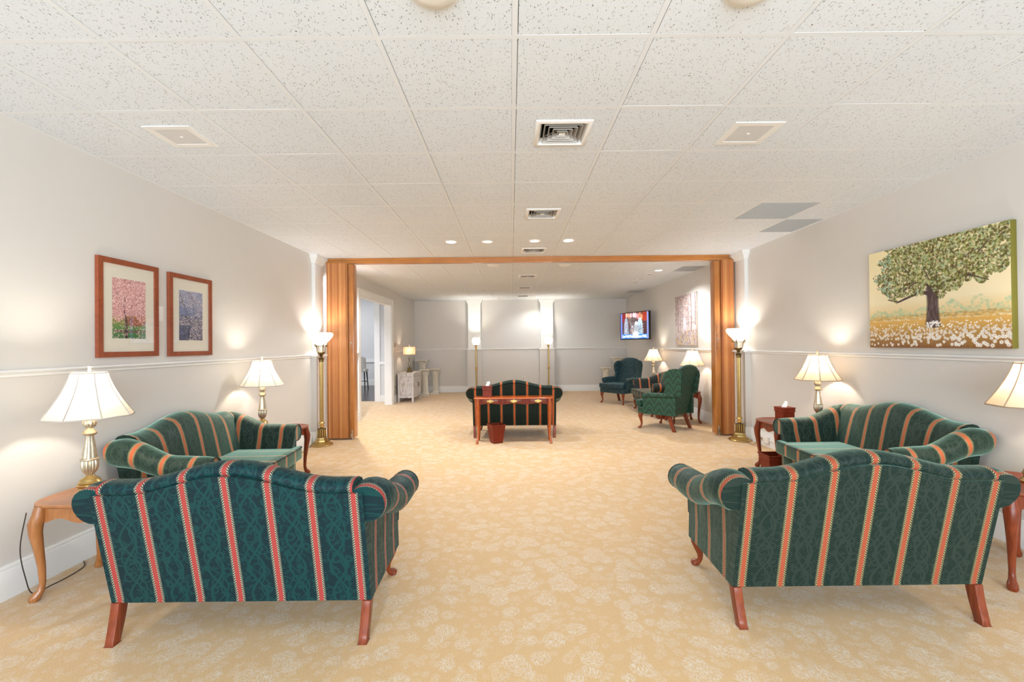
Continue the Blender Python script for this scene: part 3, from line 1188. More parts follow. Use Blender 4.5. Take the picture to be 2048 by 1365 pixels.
# ------------------------------------------------------------------ end tables
def make_table(label, loc, rotz, lx, ly, mat_top, mat_leg):
    t = thing('end_table', label, 'side table', loc, rotz, 'queen anne end tables')
    z = 0.565

    def outline(ax, ay, n=40, e=3.2):
        o = []
        for k in range(n):
            a = 2 * PI * k / n
            c_, s_ = math.cos(a), math.sin(a)
            o.append((ax * abs(c_) ** (2 / e) * (1 if c_ > 0 else -1), ay * abs(s_) ** (2 / e) * (1 if s_ > 0 else -1)))
        return o
    m = MB()
    rows = []
    for f, zz in ((0.93, z - 0.024), (0.985, z - 0.016), (1.0, z - 0.010), (0.99, z - 0.003), (0.955, z), (0.94, z - 0.002), (0.0, z - 0.002)):
        rows.append([(x * f, y * f, zz) for x, y in outline(lx / 2, ly / 2)])
    m.quadgrid(rows, cv=True)
    m.poly(rows[0], flip=True)
    m.build('tabletop', mat_top, t)
    a, b = lx / 2 - 0.075, ly / 2 - 0.07

    def apron(p0, p1, n_):
        m = MB()
        n = 16
        P_ = []
        for k in range(n + 1):
            u = k / n
            x, y = lerp(p0[0], p1[0], u), lerp(p0[1], p1[1], u)
            zz = z - 0.024 - 0.10 + 0.028 * (0.5 - 0.5 * math.cos(u * 4 * PI)) * (1 if 0.02 < u < 0.98 else 0)
            P_.append((x, y, zz))
        f_ = [[(p[0], p[1], z - 0.024) for p in P_], P_]
        g_ = [[(p[0] + n_[0] * 0.015, p[1] + n_[1] * 0.015, p[2]) for p in r_] for r_ in f_]
        m.quadgrid([f_[0], f_[1], g_[1], g_[0]], cu=True)
        m.poly([f_[0][0], f_[1][0], g_[1][0], g_[0][0]])
        m.poly([f_[0][-1], f_[1][-1], g_[1][-1], g_[0][-1]])
        m.build('apron', mat_leg, t)
    apron((-a, -b), (a, -b), (0, 1))
    apron((-a, b), (a, b), (0, -1))
    apron((-a, -b), (-a, b), (1, 0))
    apron((a, -b), (a, b), (-1, 0))
    for sx in (-1, 1):
        for sy in (-1, 1):
            m = MB()
            prof = [(1.0, -0.004, 0.030), (0.90, 0.004, 0.034), (0.82, 0.018, 0.036), (0.72, 0.018, 0.031), (0.55, 0.006, 0.024), (0.35, -0.006, 0.0185),
                    (0.18, -0.010, 0.0155), (0.10, -0.002, 0.018), (0.06, 0.014, 0.025), (0.025, 0.026, 0.027), (0.0, 0.026, 0.020)]
            d = 0.7071
            m.tube([(sx * (a + o * d), sy * (b + o * d), (z - 0.024) * tt) for tt, o, r in prof], [r for tt, o, r in prof], 12)
            m.build('leg', mat_leg, t)
    return t


TB = make_table('honey wood end table at the front left wall under the largest lamp', (-2.51, 2.84, 0), 0, 0.60, 0.52, M_oak, M_oak)
dup(TB, (-2.57, 5.00, 0), 0, 'wooden end table at the left wall beyond the loveseat under the framed pictures', {M_oak.name: M_cherry})
tmap = {M_oak.name: M_cherry}
dup(TB, (3.12, 2.84, 0), 0, 'cherry end table at the front right wall behind the right front loveseat', tmap)
dup(TB, (3.09, 5.10, 0), 0, 'cherry end table near the right wall holding a tissue box and lamp', tmap)
dup(TB, (3.13, 8.36, 0), 0, 'cherry end table half hidden behind the green wing chair', tmap)
dup(TB, (3.19, 10.62, 0), 0, 'cherry end table between the far wing chair and dark striped loveseat', tmap)

# ------------------------------------------------------------------ lamps
def light_child(name, parent, loc, power, col, rad):
    l = bpy.data.lights.new(name, 'POINT')
    l.energy = power
    l.color = col
    l.shadow_soft_size = rad
    o = bpy.data.objects.new(name, l)
    C.objects.link(o)
    o.parent = parent
    o.location = loc
    return o


def make_table_lamp(label, loc, rotz, shade_trim):
    t = thing('table_lamp', label, 'lamp', loc, rotz, 'bell shade table lamps')
    m = MB()
    m.lathe([(0.0, 0), (0.070, 0), (0.074, 0.007), (0.068, 0.014), (0.056, 0.026), (0.054, 0.042), (0.060, 0.048), (0.062, 0.056), (0.055, 0.062), (0.057, 0.070), (0.050, 0.078),
             (0.046, 0.09), (0.028, 0.10), (0.020, 0.112)], 28)
    m.build('base', M_brass, t)
    m = MB()
    m.lathe([(0.020, 0.110), (0.022, 0.118), (0.036, 0.135), (0.044, 0.16), (0.045, 0.19), (0.041, 0.205)], 48, flute=0.14, nf=16)
    m.lathe([(0.044, 0.203), (0.046, 0.208), (0.044, 0.214), (0.036, 0.218)], 32)
    m.build('fluted_vase', M_pewter, t, weld=False)
    m = MB()
    m.lathe([(0.038, 0.216), (0.033, 0.26), (0.026, 0.305), (0.020, 0.348), (0.022, 0.356)], 40, flute=0.12, nf=8)
    m.lathe([(0.022, 0.354), (0.034, 0.361), (0.037, 0.369), (0.030, 0.381), (0.018, 0.394), (0.015, 0.402)], 28)
    m.build('stem', M_pewter, t, weld=False)
    MB().lathe([(0.015, 0.400), (0.028, 0.408), (0.035, 0.422), (0.035, 0.438), (0.025, 0.452), (0.010, 0.456), (0.009, 0.50)], 40, flute=0.14, nf=12, fz=(0.405, 0.445)).build('knop', M_pewter, t)
    # bell shade of eight panels
    n = 64
    prof = []
    for k in range(13):
        u = k / 12
        r = lerp(0.088, 0.217, u ** 1.55 * 0.72 + u * 0.28)
        prof.append((r, 0.735 - 0.265 * u))
    m = MB()
    rows = []
    for r, z in prof:
        u = (0.735 - z) / 0.265
        row = []
        for k in range(n):
            a = 2 * PI * k / n
            ph = (k % 8) / 8
            sag = 1 - 0.03 * (1 - abs(2 * ph - 1) ** 2)
            row.append((r * sag * math.cos(a), r * sag * math.sin(a), z + 0.002 * u * (1 - abs(2 * ph - 1))))
        rows.append(row)
    m.quadgrid(rows, cv=True, flip=True)
    sh = m.build('lamp_shade', M_shade, t, angle=80)
    for i in range(8):
        a = 2 * PI * i / 8
        MB().tube([(1.006 * r * math.cos(a), 1.006 * r * math.sin(a), z) for r, z in prof], 0.0036, 6).build('rib', shade_trim, sh)
    for ri, nm in ((0, 'top_trim'), (-1, 'bottom_trim')):
        MB().tube([tuple(p) for p in rows[ri]] + [rows[ri][0], rows[ri][1]], 0.0042, 6, cap=False).build(nm, shade_trim, sh)
    m = MB()
    m.tube([(0.0, 0, 0.735), (0, 0, 0.752)], 0.004, 8)
    m.lathe([(0.004, 0.748), (0.010, 0.752), (0.008, 0.768), (0.010, 0.776), (0.004, 0.784)], 12)
    m.build('finial', M_ribc, t, weld=False)
    m = MB()
    for a in (0, 2 * PI / 3, 4 * PI / 3):
        m.tube([(0, 0, 0.737), (0.088 * math.cos(a), 0.088 * math.sin(a), 0.735)], 0.002, 6)
    m.tube([(0.009, 0, 0.49), (0.045, 0, 0.55), (0.045, 0, 0.65), (0.0, 0, 0.737)], 0.002, 6)
    m.tube([(-0.009, 0, 0.49), (-0.045, 0, 0.55), (-0.045, 0, 0.65), (0.0, 0, 0.737)], 0.002, 6)
    m.build('harp', M_brass, t, weld=False)
    MB().lathe([(0.012, 0.50), (0.014, 0.53), (0.028, 0.57), (0.028, 0.595), (0.012, 0.62), (0, 0.625)], 16).build('bulb', M_bulb, t)
    light_child('bulb_light', t, (0, 0, 0.66), LAMP_W, WARM, 0.03)
    return t


TZ = 0.566
TL = make_table_lamp('large bell shade table lamp on the honey table at front left', (-2.585, 2.80, TZ), 0.2, M_ribc)
TL['label'] = 'ivory bell shade table lamp on the honey wood table at front left'
dup(TL, (-2.68, 4.91, TZ), 0.35, 'ivory bell shade lamp on the table at the far end of the left loveseat')
lmap = {M_ribc.name: M_rib, M_shade.name: M_shadew}
dup(TL, (3.22, 2.80, TZ), 0.1, 'bell shade lamp with tan ribs cut off by the right edge of the view', lmap)
dup(TL, (3.295, 4.90, TZ), 0.3, 'bell shade lamp with tan ribs beside the tissue box at the right wall', lmap)
dup(TL, (3.27, 8.22, TZ), 0.15, 'bell shade lamp glowing just behind the green wing chair', lmap)
dup(TL, (3.30, 10.58, TZ), 0.4, 'farthest bell shade lamp, beside the dark striped loveseat', lmap)


def make_torchiere(label, loc, z0=0):
    t = thing('floor_lamp', label, 'lamp', loc, 0, 'brass torchiere floor lamps')
    m = MB()
    m.lathe([(0.0, 0), (0.150, 0), (0.155, 0.012), (0.150, 0.024), (0.128, 0.030)], 40)
    m.lathe([(0.12, 0.03), (0.12, 0.05), (0.095, 0.058), (0.09, 0.085), (0.078, 0.092), (0.07, 0.12)], 8)
    m.build('base', M_brass, t, weld=False)
    m = MB().lathe([(0.068, 0.118), (0.068, 0.126), (0.052, 0.128), (0.052, 0.236), (0.062, 0.240), (0.060, 0.248), (0.03, 0.252)], 24)
    cg = m.build('cage_core', M_brassd, t)
    for k in range(12):
        a = 2 * PI * k / 12
        MB().tube([(0.06 * math.cos(a), 0.06 * math.sin(a), 0.122), (0.057 * math.cos(a), 0.057 * math.sin(a), 0.244)], 0.0045, 6).build('cage_bar', M_brassb, cg)
    m = MB()
    m.lathe([(0.02, 0.25), (0.024, 0.262), (0.040, 0.270), (0.040, 0.285), (0.024, 0.292), (0.026, 0.305), (0.043, 0.315), (0.041, 0.335), (0.030, 0.345)], 24, flute=0.1, nf=8)
    m.build('lower_collar', M_brassb, t, weld=False)
    MB().lathe([(0.028, 0.34), (0.028, 1.225)], 32, flute=0.14, nf=10).build('fluted_pole', M_brass, t)
    m = MB()
    m.lathe([(0.028, 1.22), (0.035, 1.226), (0.033, 1.25), (0.040, 1.258), (0.042, 1.272), (0.034, 1.28), (0.020, 1.286), (0.018, 1.30), (0.026, 1.308),
             (0.018, 1.316), (0.040, 1.335), (0.054, 1.352), (0.056, 1.366), (0.046, 1.374), (0.0, 1.374)], 24, flute=0.06, nf=8, fz=(1.22, 1.28))
    m.build('upper_collar', M_brassd, t)
    MB().lathe([(0.030, 1.374), (0.030, 1.455), (0, 1.455)], 16).build('candle_sleeve', M_socket, t)
    cr = MB().tube([(0.064 * math.cos(2 * PI * k / 24), 0.064 * math.sin(2 * PI * k / 24), 1.455) for k in range(25)], 0.0045, 6, cap=False).build('crown_ring', M_brassd, t)
    for k in range(4):
        a = 2 * PI * k / 4 + PI / 4
        c_, s_ = math.cos(a), math.sin(a)
        m = MB().tube([(c_ * r, s_ * r, z) for r, z in ((0.05, 1.368), (0.060, 1.385), (0.058, 1.41), (0.066, 1.44), (0.074, 1.462), (0.092, 1.472), (0.088, 1.49))],
                      [0.004, 0.006, 0.005, 0.007, 0.009, 0.009, 0.004], 8)
        m.tube([(c_ * 0.074, s_ * 0.074, 1.462), (c_ * 0.096, s_ * 0.096, 1.446)], [0.007, 0.003], 6)
        m.build('scroll_arm', M_brassd, cr, weld=False)
    # opal bowl, open at the top
    prof = [(0.050, 1.462), (0.062, 1.478), (0.092, 1.512), (0.128, 1.550), (0.158, 1.590), (0.168, 1.615), (0.166, 1.638), (0.150, 1.652), (0.146, 1.650), (0.160, 1.632),
            (0.162, 1.612), (0.152, 1.590), (0.122, 1.555), (0.086, 1.518), (0.056, 1.484), (0.044, 1.470)]
    MB().lathe(prof, 40, cap=False).build('glass_bowl', M_opal, t)
    light_child('bulb_light', t, (0, 0, 1.54), TORCH_W, (1.0, 0.96, 0.90), 0.05)
    return t


F1 = make_torchiere('brass torchiere with white bowl beside the left folding door stack', (-2.79, 6.70, 0))
dup(F1, (3.36, 6.73, 0), 0, 'brass torchiere with white bowl beside the right folding door stack')



def make_far_lamp(label, loc):
    t = thing('floor_lamp', label, 'lamp', loc, 0, 'slim brass floor lamps at the far wall')
    MB().lathe([(0, 0), (0.13, 0), (0.13, 0.015), (0.06, 0.03), (0.03, 0.06), (0.03, 0.09), (0.045, 0.10), (0.045, 0.115), (0.022, 0.125), (0.024, 0.14)], 24).build('base', M_brassb, t)
    MB().lathe([(0.024, 0.14), (0.024, 0.70)], 20, flute=0.1, nf=8).build('lower_pole', M_brass, t)
    MB().lathe([(0.024, 0.70), (0.03, 0.705), (0.024, 0.72), (0.045, 0.735), (0.045, 0.75), (0.024, 0.765), (0.03, 0.775), (0.024, 0.79)], 20).build('middle_knop', M_brassb, t)
    MB().lathe([(0.024, 0.79), (0.024, 1.30)], 20, flute=0.1, nf=8).build('upper_pole', M_brass, t)
    m = MB().lathe([(0.024, 1.30), (0.036, 1.31), (0.02, 1.32), (0.018, 1.35), (0.04, 1.365), (0.02, 1.38), (0.018, 1.40), (0.06, 1.425), (0.08, 1.445), (0.0, 1.44)], 20)
    m.build('cup', M_brassb, t)
    for k in range(8):
        a = 2 * PI * k / 8
        MB().tube([(0.07 * math.cos(a), 0.07 * math.sin(a), 1.43), (0.088 * math.cos(a), 0.088 * math.sin(a), 1.462)], [0.006, 0.003], 6).build('cup_prong', M_brassb, t)
    MB().lathe([(0.055, 1.445), (0.09, 1.47), (0.118, 1.52), (0.124, 1.57), (0.112, 1.62), (0.088, 1.655), (0.076, 1.662), (0.072, 1.655), (0.105, 1.615), (0.117, 1.57), (0.111, 1.52), (0.084, 1.475)],
               32, cap=False, flute=0.03, nf=16).build('glass_globe', M_opal, t)
    light_child('bulb_light', t, (0, 0, 1.585), TORCH_W * 2.6, (1.0, 0.93, 0.80), 0.04)
    return t


F3 = make_far_lamp('slim brass floor lamp before the left pilaster of the far wall', (-1.03, 13.42, 0))
dup(F3, (1.10, 13.42, 0), 0, 'slim brass floor lamp before the right pilaster of the far wall')

# ------------------------------------------------------------------ console table group
ct = thing('console_table', 'long red wooden console table with three drawers behind the middle loveseat', 'console table', (0.032, 6.78, 0), R(-0.6))
m = MB()
out = [(-0.585, -0.13), (-0.55, -0.165), (0.55, -0.165), (0.585, -0.13), (0.585, 0.13), (0.55, 0.16), (-0.55, 0.16), (-0.585, 0.13)]
m.prism(out, 0.655, 0.672)
m.build('tabletop', M_console, ct, bevel=0.006)
m = MB()
P_ = []
for k in range(41):
    u = k / 40
    x = -0.52 + 1.04 * u
    P_.append((x, -0.125, 0.572 + 0.016 * (0.5 + 0.5 * math.cos((u - 0.5) * 6 * PI)) * smoothstep(0, 0.08, u) * smoothstep(1, 0.92, u)))
f_ = [[(p[0], p[1], 0.656) for p in P_], P_]
g_ = [[(p[0], -0.11, p[2]) for p in r_] for r_ in f_]
m.quadgrid([f_[0], f_[1], g_[1], g_[0]], cu=True)
m.build('front_apron', M_cherryd, ct)
box('rear_apron', M_console, -0.52, 0.52, 0.115, 0.13, 0.575, 0.656, ct)
box('side_apron', M_console, -0.53, -0.515, -0.12, 0.12, 0.575, 0.656, ct)
box('side_apron', M_console, 0.515, 0.53, -0.12, 0.12, 0.575, 0.656, ct)
for cx in (-0.345, 0.0, 0.355):
    d = bpy.data.objects.new('drawer', None)
    d = box('drawer', M_cherry, cx - 0.115, cx + 0.115, -0.133, -0.1251, 0.588, 0.648, ct, 0.002)
    m = MB()      # batwing pull
    bat = [(-0.05, 0.01), (-0.036, 0.012), (-0.03, 0.022), (-0.014, 0.014), (-0.008, 0.026), (0, 0.032), (0.008, 0.026), (0.014, 0.014), (0.03, 0.022), (0.036, 0.012),
           (0.05, 0.01), (0.046, -0.006), (0.034, -0.006), (0.026, -0.018), (0.012, -0.016), (0, -0.026), (-0.012, -0.016), (-0.026, -0.018), (-0.034, -0.006), (-0.046, -0.006)]
    m.poly([(cx + a, -0.1345, 0.619 + b) for a, b in bat])
    m.poly([(cx + a, -0.1365, 0.619 + b) for a, b in bat], flip=True)
    for i in range(len(bat)):
        a, b = bat[i], bat[(i + 1) % len(bat)]
        m.poly([(cx + a[0], -0.1365, 0.619 + a[1]), (cx + b[0], -0.1365, 0.619 + b[1]), (cx + b[0], -0.1345, 0.619 + b[1]), (cx + a[0], -0.1345, 0.619 + a[1])])
    m.tube([(cx - 0.032, -0.142, 0.621), (cx - 0.026, -0.148, 0.606), (cx, -0.15, 0.602), (cx + 0.026, -0.148, 0.606), (cx + 0.032, -0.142, 0.621)], 0.003, 6)
    m.build('drawer_pull', M_brassb, d, weld=False)
for sx in (-1, 1):
    for sy in (-1, 1):
        m = MB()
        prof = [(1.0, 0, 0.028), (0.88, 0.002, 0.03), (0.8, 0.008, 0.026), (0.5, 0.0, 0.02), (0.2, -0.004, 0.014), (0.1, 0.004, 0.015), (0.04, 0.018, 0.02), (0, 0.022, 0.018)]
        m.tube([(sx * (0.525 + o * 0.7), sy * (0.115 + o * 0.9), 0.656 * tt) for tt, o, r in prof], [r for tt, o, r in prof], 10)
        m.build('leg', M_console, ct)


def tissue_box(label, loc, rotz, s=1.0):
    t = thing('tissue_box_cover', label, 'tissue box', loc, rotz, 'wooden tissue box covers')
    m = MB()
    m.box(-0.066 * s, 0.066 * s, -0.066 * s, 0.066 * s, 0.008, 0.12)
    m.box(-0.070 * s, 0.070 * s, -0.070 * s, 0.070 * s, 0, 0.012)
    m.build('box_body', M_cherryd, t, weld=False)
    m = MB()
    m.box(-0.074 * s, 0.074 * s, -0.074 * s, 0.074 * s, 0.118, 0.124)
    m.box(-0.071 * s, 0.071 * s, -0.071 * s, 0.071 * s, 0.124, 0.158)
    m.box(-0.076 * s, 0.076 * s, -0.076 * s, 0.076 * s, 0.158, 0.165)
    m.build('lid', M_cherryd, t, bevel=0.002, weld=False)
    m = MB()
    pts = []
    for i in range(7):
        a = i / 6
        row = []
        for k in range(10):
            th = 2 * PI * k / 10
            r = 0.026 * (1 - 0.25 * a) * (1 + 0.35 * math.sin(3 * th + 2 * a))
            row.append((r * math.cos(th) + 0.012 * a, 0.55 * r * math.sin(th), 0.163 + 0.055 * a + 0.012 * math.sin(2 * th) * a))
        pts.append(row)
    m.quadgrid(pts, cv=True)
    m.poly(pts[-1])
    m.build('tissue', M_tissue, t)
    return t


TBX = tissue_box('cherry wood tissue box cover on the long console table', (-0.36, 6.79, 0.672), 0)
dup(TBX, (3.005, 5.02, 0.5645), R(8), 'cherry wood tissue box cover on the end table at the right wall')


def waste_bin(label, loc, rotz):
    t = thing('waste_bin', label, 'bin', loc, rotz, 'tapered wooden waste bins')
    m = MB()
    m.frustum(0, 0, 0.004, 0.20, 0.072, 0.072, 0.096, 0.096, cap=False)
    m.frustum(0, 0, 0.004, 0.20, 0.066, 0.066, 0.090, 0.090, cap=False)
    m.frustum(0, 0, 0.004, 0.010, 0.072, 0.072, 0.073, 0.073)
    m.build('bin_body', M_cherryd, t, weld=False)
    m = MB()
    m.frustum(0, 0, 0.198, 0.208, 0.101, 0.101, 0.102, 0.102, cap=False)
    m.frustum(0, 0, 0.208, 0.262, 0.098, 0.098, 0.104, 0.104, cap=False)
    m.frustum(0, 0, 0.262, 0.275, 0.110, 0.110, 0.110, 0.110, cap=False)
    m.frustum(0, 0, 0.198, 0.275, 0.090, 0.090, 0.098, 0.098, cap=False)
    for z, a, b in ((0.275, 0.110, 0.098), (0.262, 0.104, 0.110), (0.198, 0.101, 0.090), (0.208, 0.098, 0.102)):
        q = [(-1, -1), (1, -1), (1, 1), (-1, 1)]
        for i in range(4):
            c0, c1 = q[i], q[(i + 1) % 4]
            m.poly([(c0[0] * a, c0[1] * a, z), (c1[0] * a, c1[1] * a, z), (c1[0] * b, c1[1] * b, z), (c0[0] * b, c0[1] * b, z)])
    m.build('bin_rim', M_cherryd, t, weld=False)
    return t


WB = waste_bin('reddish wooden waste bin standing in front of the long console table', (-0.235, 6.60, 0), R(25))
WB.location = (-0.232, 6.745, 0)
dup(WB, (2.735, 4.775, 0), 0, 'dark wooden waste bin tucked beside the loveseat at the right wall')
dup(WB, (2.86, 8.74, 0), 0, 'reddish waste bin on the floor behind the green wing chair')

# ------------------------------------------------------------------ ceiling fixtures
def diffuser(label, y):
    t = thing('air_diffuser', label, 'air vent', ((VX0 + VX1) / 2, y, H), 0, 'square louvred ceiling diffusers')
    hs = 0.175

    def ring(m, a0, z0, a1, z1, th=0.0025):
        q = [(-1, -1), (1, -1), (1, 1), (-1, 1)]
        for i in range(4):
            c0, c1 = q[i], q[(i + 1) % 4]
            m.poly([(c0[0] * a0, c0[1] * a0, z0), (c1[0] * a0, c1[1] * a0, z0), (c1[0] * a1, c1[1] * a1, z1), (c0[0] * a1, c0[1] * a1, z1)])
    m = MB()
    ring(m, hs, 0.004, hs, -0.006)
    ring(m, hs, -0.006, hs - 0.012, -0.012)
    ring(m, hs - 0.012, -0.012, hs - 0.028, -0.010)
    ring(m, hs - 0.028, -0.010, hs - 0.045, 0.03)
    ring(m, hs - 0.045, 0.03, hs, 0.004)
    m.build('frame', M_white, t)
    for k in range(4):
        a = 0.122 - k * 0.029
        m = MB()
        ring(m, a, -0.008, a - 0.014, 0.024)
        ring(m, a - 0.002, -0.008, a - 0.016, 0.024)
        ring(m, a, -0.008, a - 0.002, -0.008)
        m.build('louvre', M_louvre, t)
    m = MB()
    ring(m, 0.02, -0.006, 0.0, 0.004)
    m.build('centre_cone', M_white, t)
    m = MB()
    ring(m, 0.148, 0.015, 0.148, 0.12)
    m.poly([(-0.148, -0.148, 0.12), (0.148, -0.148, 0.12), (0.148, 0.148, 0.12), (-0.148, 0.148, 0.12)])
    m.build('duct', M_plenum, t)
    m = MB()
    for s_ in (-1, 1):
        m.tube([(-0.11, -0.11 * s_, 0.03), (0.11, 0.11 * s_, 0.03)], 0.003, 6)
    m.build('spreader', M_grille, t, weld=False)
    return t


for y, lb in ((2.942, 'nearest and largest looking square louvred vent in the ceiling'), (4.757, 'second nearest square louvred vent in the ceiling'),
              (6.63, 'square louvred vent just in front of the wooden track'), (9.13, 'first square louvred vent beyond the wooden track'),
              (10.97, 'second square louvred vent beyond the wooden track'), (12.83, 'farthest square louvred vent near the far wall')):
    diffuser(lb, y)

for (c_, r_), lb in zip([(4, 4), (5, 5), (5, 10), (5, 16)], ['grey perforated return grille in the ceiling nearest the viewer', 'grey perforated return grille against the right wall before the folding door',
                                                              'grey perforated return grille just beyond the folding door', 'grey perforated return grille above the television corner']):
    x0, x1 = cellx(c_)
    y0 = GY0 + r_ * T
    t = thing('return_grille', lb, 'air vent', ((x0 + x1) / 2, y0 + T / 2, H), 0, 'grey return grilles')
    hx, hy = (x1 - x0) / 2 - RW / 2, T / 2 - RW / 2
    box('grille_panel', M_grille, -hx, hx, -hy, hy, 0.003, 0.012, t)
    m = MB()
    for k in range(30):
        yy = lerp(-hy, hy, (k + 0.5) / 30)
        m.box(-hx + 0.01, hx - 0.01, yy - 0.0015, yy + 0.0015, -0.001, 0.003)
    o = m.build('grille_bars', M_grille, t, weld=False)
    o['kind'] = 'stuff'


def speaker(label, x, y, s):
    t = thing('ceiling_speaker', label, 'speaker', (x, y, H), 0, 'square ceiling speakers')
    m = MB()
    m.box(-s, s, -s, -s * 0.72, -0.005, 0.006).box(-s, s, s * 0.72, s, -0.005, 0.006)
    m.box(-s, -s * 0.72, -s * 0.72, s * 0.72, -0.005, 0.006).box(s * 0.72, s, -s * 0.72, s * 0.72, -0.005, 0.006)
    m.build('frame', M_white, t, bevel=0.003, weld=False)
    box('grille_cloth', M_spk, -s * 0.72, s * 0.72, -s * 0.72, s * 0.72, -0.003, 0.002, t)
    MB().lathe([(0.008, -0.006), (0.010, -0.003)], 12).build('centre_screw', M_white, t)


speaker('square white ceiling speaker on the right half of the ceiling', 1.565, 2.97, 0.155)
speaker('square white ceiling speaker on the left half of the ceiling', -2.115, 2.94, 0.145)


def dome(label, x, y):
    t = thing('ceiling_disc', label, 'ceiling fixture', (x, y, H), 0, 'round white ceiling discs')
    MB().lathe([(0.0, -0.03), (0.05, -0.028), (0.085, -0.018), (0.098, -0.006), (0.10, 0.002)], 32, cap=False).build('cover', M_white, t)
    MB().lathe([(0.098, -0.004), (0.108, -0.003), (0.110, 0.003)], 32, cap=False).build('rim', M_white, t)


dome('round white disc at the top edge of the picture, left one', -0.285, 1.73)
dome('round white disc at the top edge of the picture, right one', 0.946, 1.735)
dome('round white disc just beyond the wooden track, left one', -0.297, 7.83)
dome('round white disc just beyond the wooden track, right one', 0.945, 7.85)


def downlight(label, x, y, lens, power, r=0.07):
    t = thing('recessed_downlight', label, 'ceiling light', (x, y, H), 0, 'recessed ceiling downlights')
    MB().lathe([(r - 0.008, -0.002), (r, -0.008), (r + 0.012, -0.006), (r + 0.014, 0.002)], 28, cap=False).build('trim_ring', M_white, t)
    MB().lathe([(0.0, -0.003), (r - 0.007, -0.003)], 28, cap=False).build('lens', lens, t)
    if power:
        l = bpy.data.lights.new('downlight_beam', 'SPOT')
        l.energy = power
        l.spot_size = R(150)
        l.spot_blend = 0.6
        l.shadow_soft_size = 0.04
        l.color = (0.97, 0.98, 1.0)
        o = bpy.data.objects.new('downlight_beam', l)
        C.objects.link(o)
        o.parent = t
        o.location = (0, 0, -0.055)


downlight('bright recessed downlight before the track, leftmost of four', -0.78, 6.02, M_lit, 85)
downlight('dimmer recessed downlight before the track, second from the left', -0.30, 6.03, M_dim, 8)
downlight('dimmer recessed downlight before the track, third from the left', 0.325, 6.01, M_dim, 8)
downlight('bright recessed downlight before the track, rightmost of four', 0.77, 6.0, M_lit, 85)
downlight('lit recessed downlight beyond the track on the right, nearest of four', 2.785, 8.55, M_lit, 85)
downlight('unlit pinkish downlight beyond the track, second nearest of four', 2.774, 9.04, M_unlit, 0)
downlight('unlit pinkish downlight beyond the track, third nearest of four', 2.772, 9.66, M_unlit, 0)
downlight('unlit dark downlight beyond the track, farthest of four', 2.793, 10.2, M_brassd, 0)
downlight('small dull downlight near the far wall, left one', -0.327, 13.35, M_unlit, 0, 0.06)
downlight('small lit downlight near the far wall, right one', 0.784, 13.2, M_lit, 40, 0.06)
downlight('unseen downlight added to brighten the far room, behind the left folding door stack', -2.70, 7.75, M_lit, 170)  # added fill light, hidden from view, to brighten the far room

# ------------------------------------------------------------------ pictures: colour grids painted here
class Paint:
    def __init__(s, w, h, col):
        s.w, s.h = w, h
        s.a = np.zeros((h, w, 3)) + np.array(col)
        s.Y, s.X = np.mgrid[0:h, 0:w]

    def grad(s, y0, y1, c0, c1):
        i0, i1 = int(y0 * s.h), int(y1 * s.h)
        for i in range(max(0, i0), min(s.h, i1)):
            k = (i - i0) / max(1, i1 - i0)
            s.a[i, :] = np.array(c0) * (1 - k) + np.array(c1) * k

    def dab(s, x, y, r, c, al=1.0, ry=None):
        ry = ry or r
        x, y = x * s.w, y * s.h
        x0, x1 = int(max(0, x - r - 1)), int(min(s.w, x + r + 2))
        y0, y1 = int(max(0, y - ry - 1)), int(min(s.h, y + ry + 2))
        if x0 >= x1 or y0 >= y1:
            return
        X, Y = s.X[y0:y1, x0:x1], s.Y[y0:y1, x0:x1]
        d = ((X - x) / r) ** 2 + ((Y - y) / ry) ** 2
        m_ = (np.clip(1.4 - d, 0, 1) * al)[..., None]
        s.a[y0:y1, x0:x1] = s.a[y0:y1, x0:x1] * (1 - m_) + np.array(c) * m_

    def line(s, pts, r0, r1, c, al=1.0):
        L = []
        for (a, b), (c_, d) in zip(pts, pts[1:]):
            n = max(2, int(math.hypot((c_ - a) * s.w, (d - b) * s.h)))
            L += [(a + (c_ - a) * k / n, b + (d - b) * k / n) for k in range(n)]
        for i, (x, y) in enumerate(L):
            s.dab(x, y, r0 + (r1 - r0) * i / len(L), c, al)

    def mesh(s, name, W, Hh, mat, parent):
        """upright panel in local x (0..W), z (Hh..0), facing -y"""
        h, w_ = s.h, s.w
        xs = np.linspace(0, W, w_ + 1)
        zs = np.linspace(Hh, 0, h + 1)
        V = np.zeros(((h + 1) * (w_ + 1), 3))
        V[:, 0] = np.tile(xs, h + 1)
        V[:, 2] = np.repeat(zs, w_ + 1)
        i, j = np.mgrid[0:h, 0:w_]
        a = (i * (w_ + 1) + j).ravel()
        F = np.stack([a, a + w_ + 1, a + w_ + 2, a + 1], 1)
        me = bpy.data.meshes.new(name)
        me.vertices.add(len(V))
        me.vertices.foreach_set('co', V.ravel())
        me.loops.add(F.size)
        me.loops.foreach_set('vertex_index', F.ravel())
        me.polygons.add(len(F))
        me.polygons.foreach_set('loop_start', np.arange(len(F)) * 4)
        me.polygons.foreach_set('loop_total', np.full(len(F), 4))
        me.update()
        at = me.color_attributes.new('Col', 'FLOAT_COLOR', 'CORNER')
        c = np.ones((len(F), 4, 4))
        c[:, :, :3] = np.clip(s.a, 0, 1).reshape(-1, 1, 3)
        at.data.foreach_set('color', c.ravel())
        me.materials.append(mat)
        o = bpy.data.objects.new(name, me)
        C.objects.link(o)
        o.parent = parent
        return o


def srgb(*c):
    return tuple((x / 255) ** 2.2 for x in c)


R_ = random.Random(11)


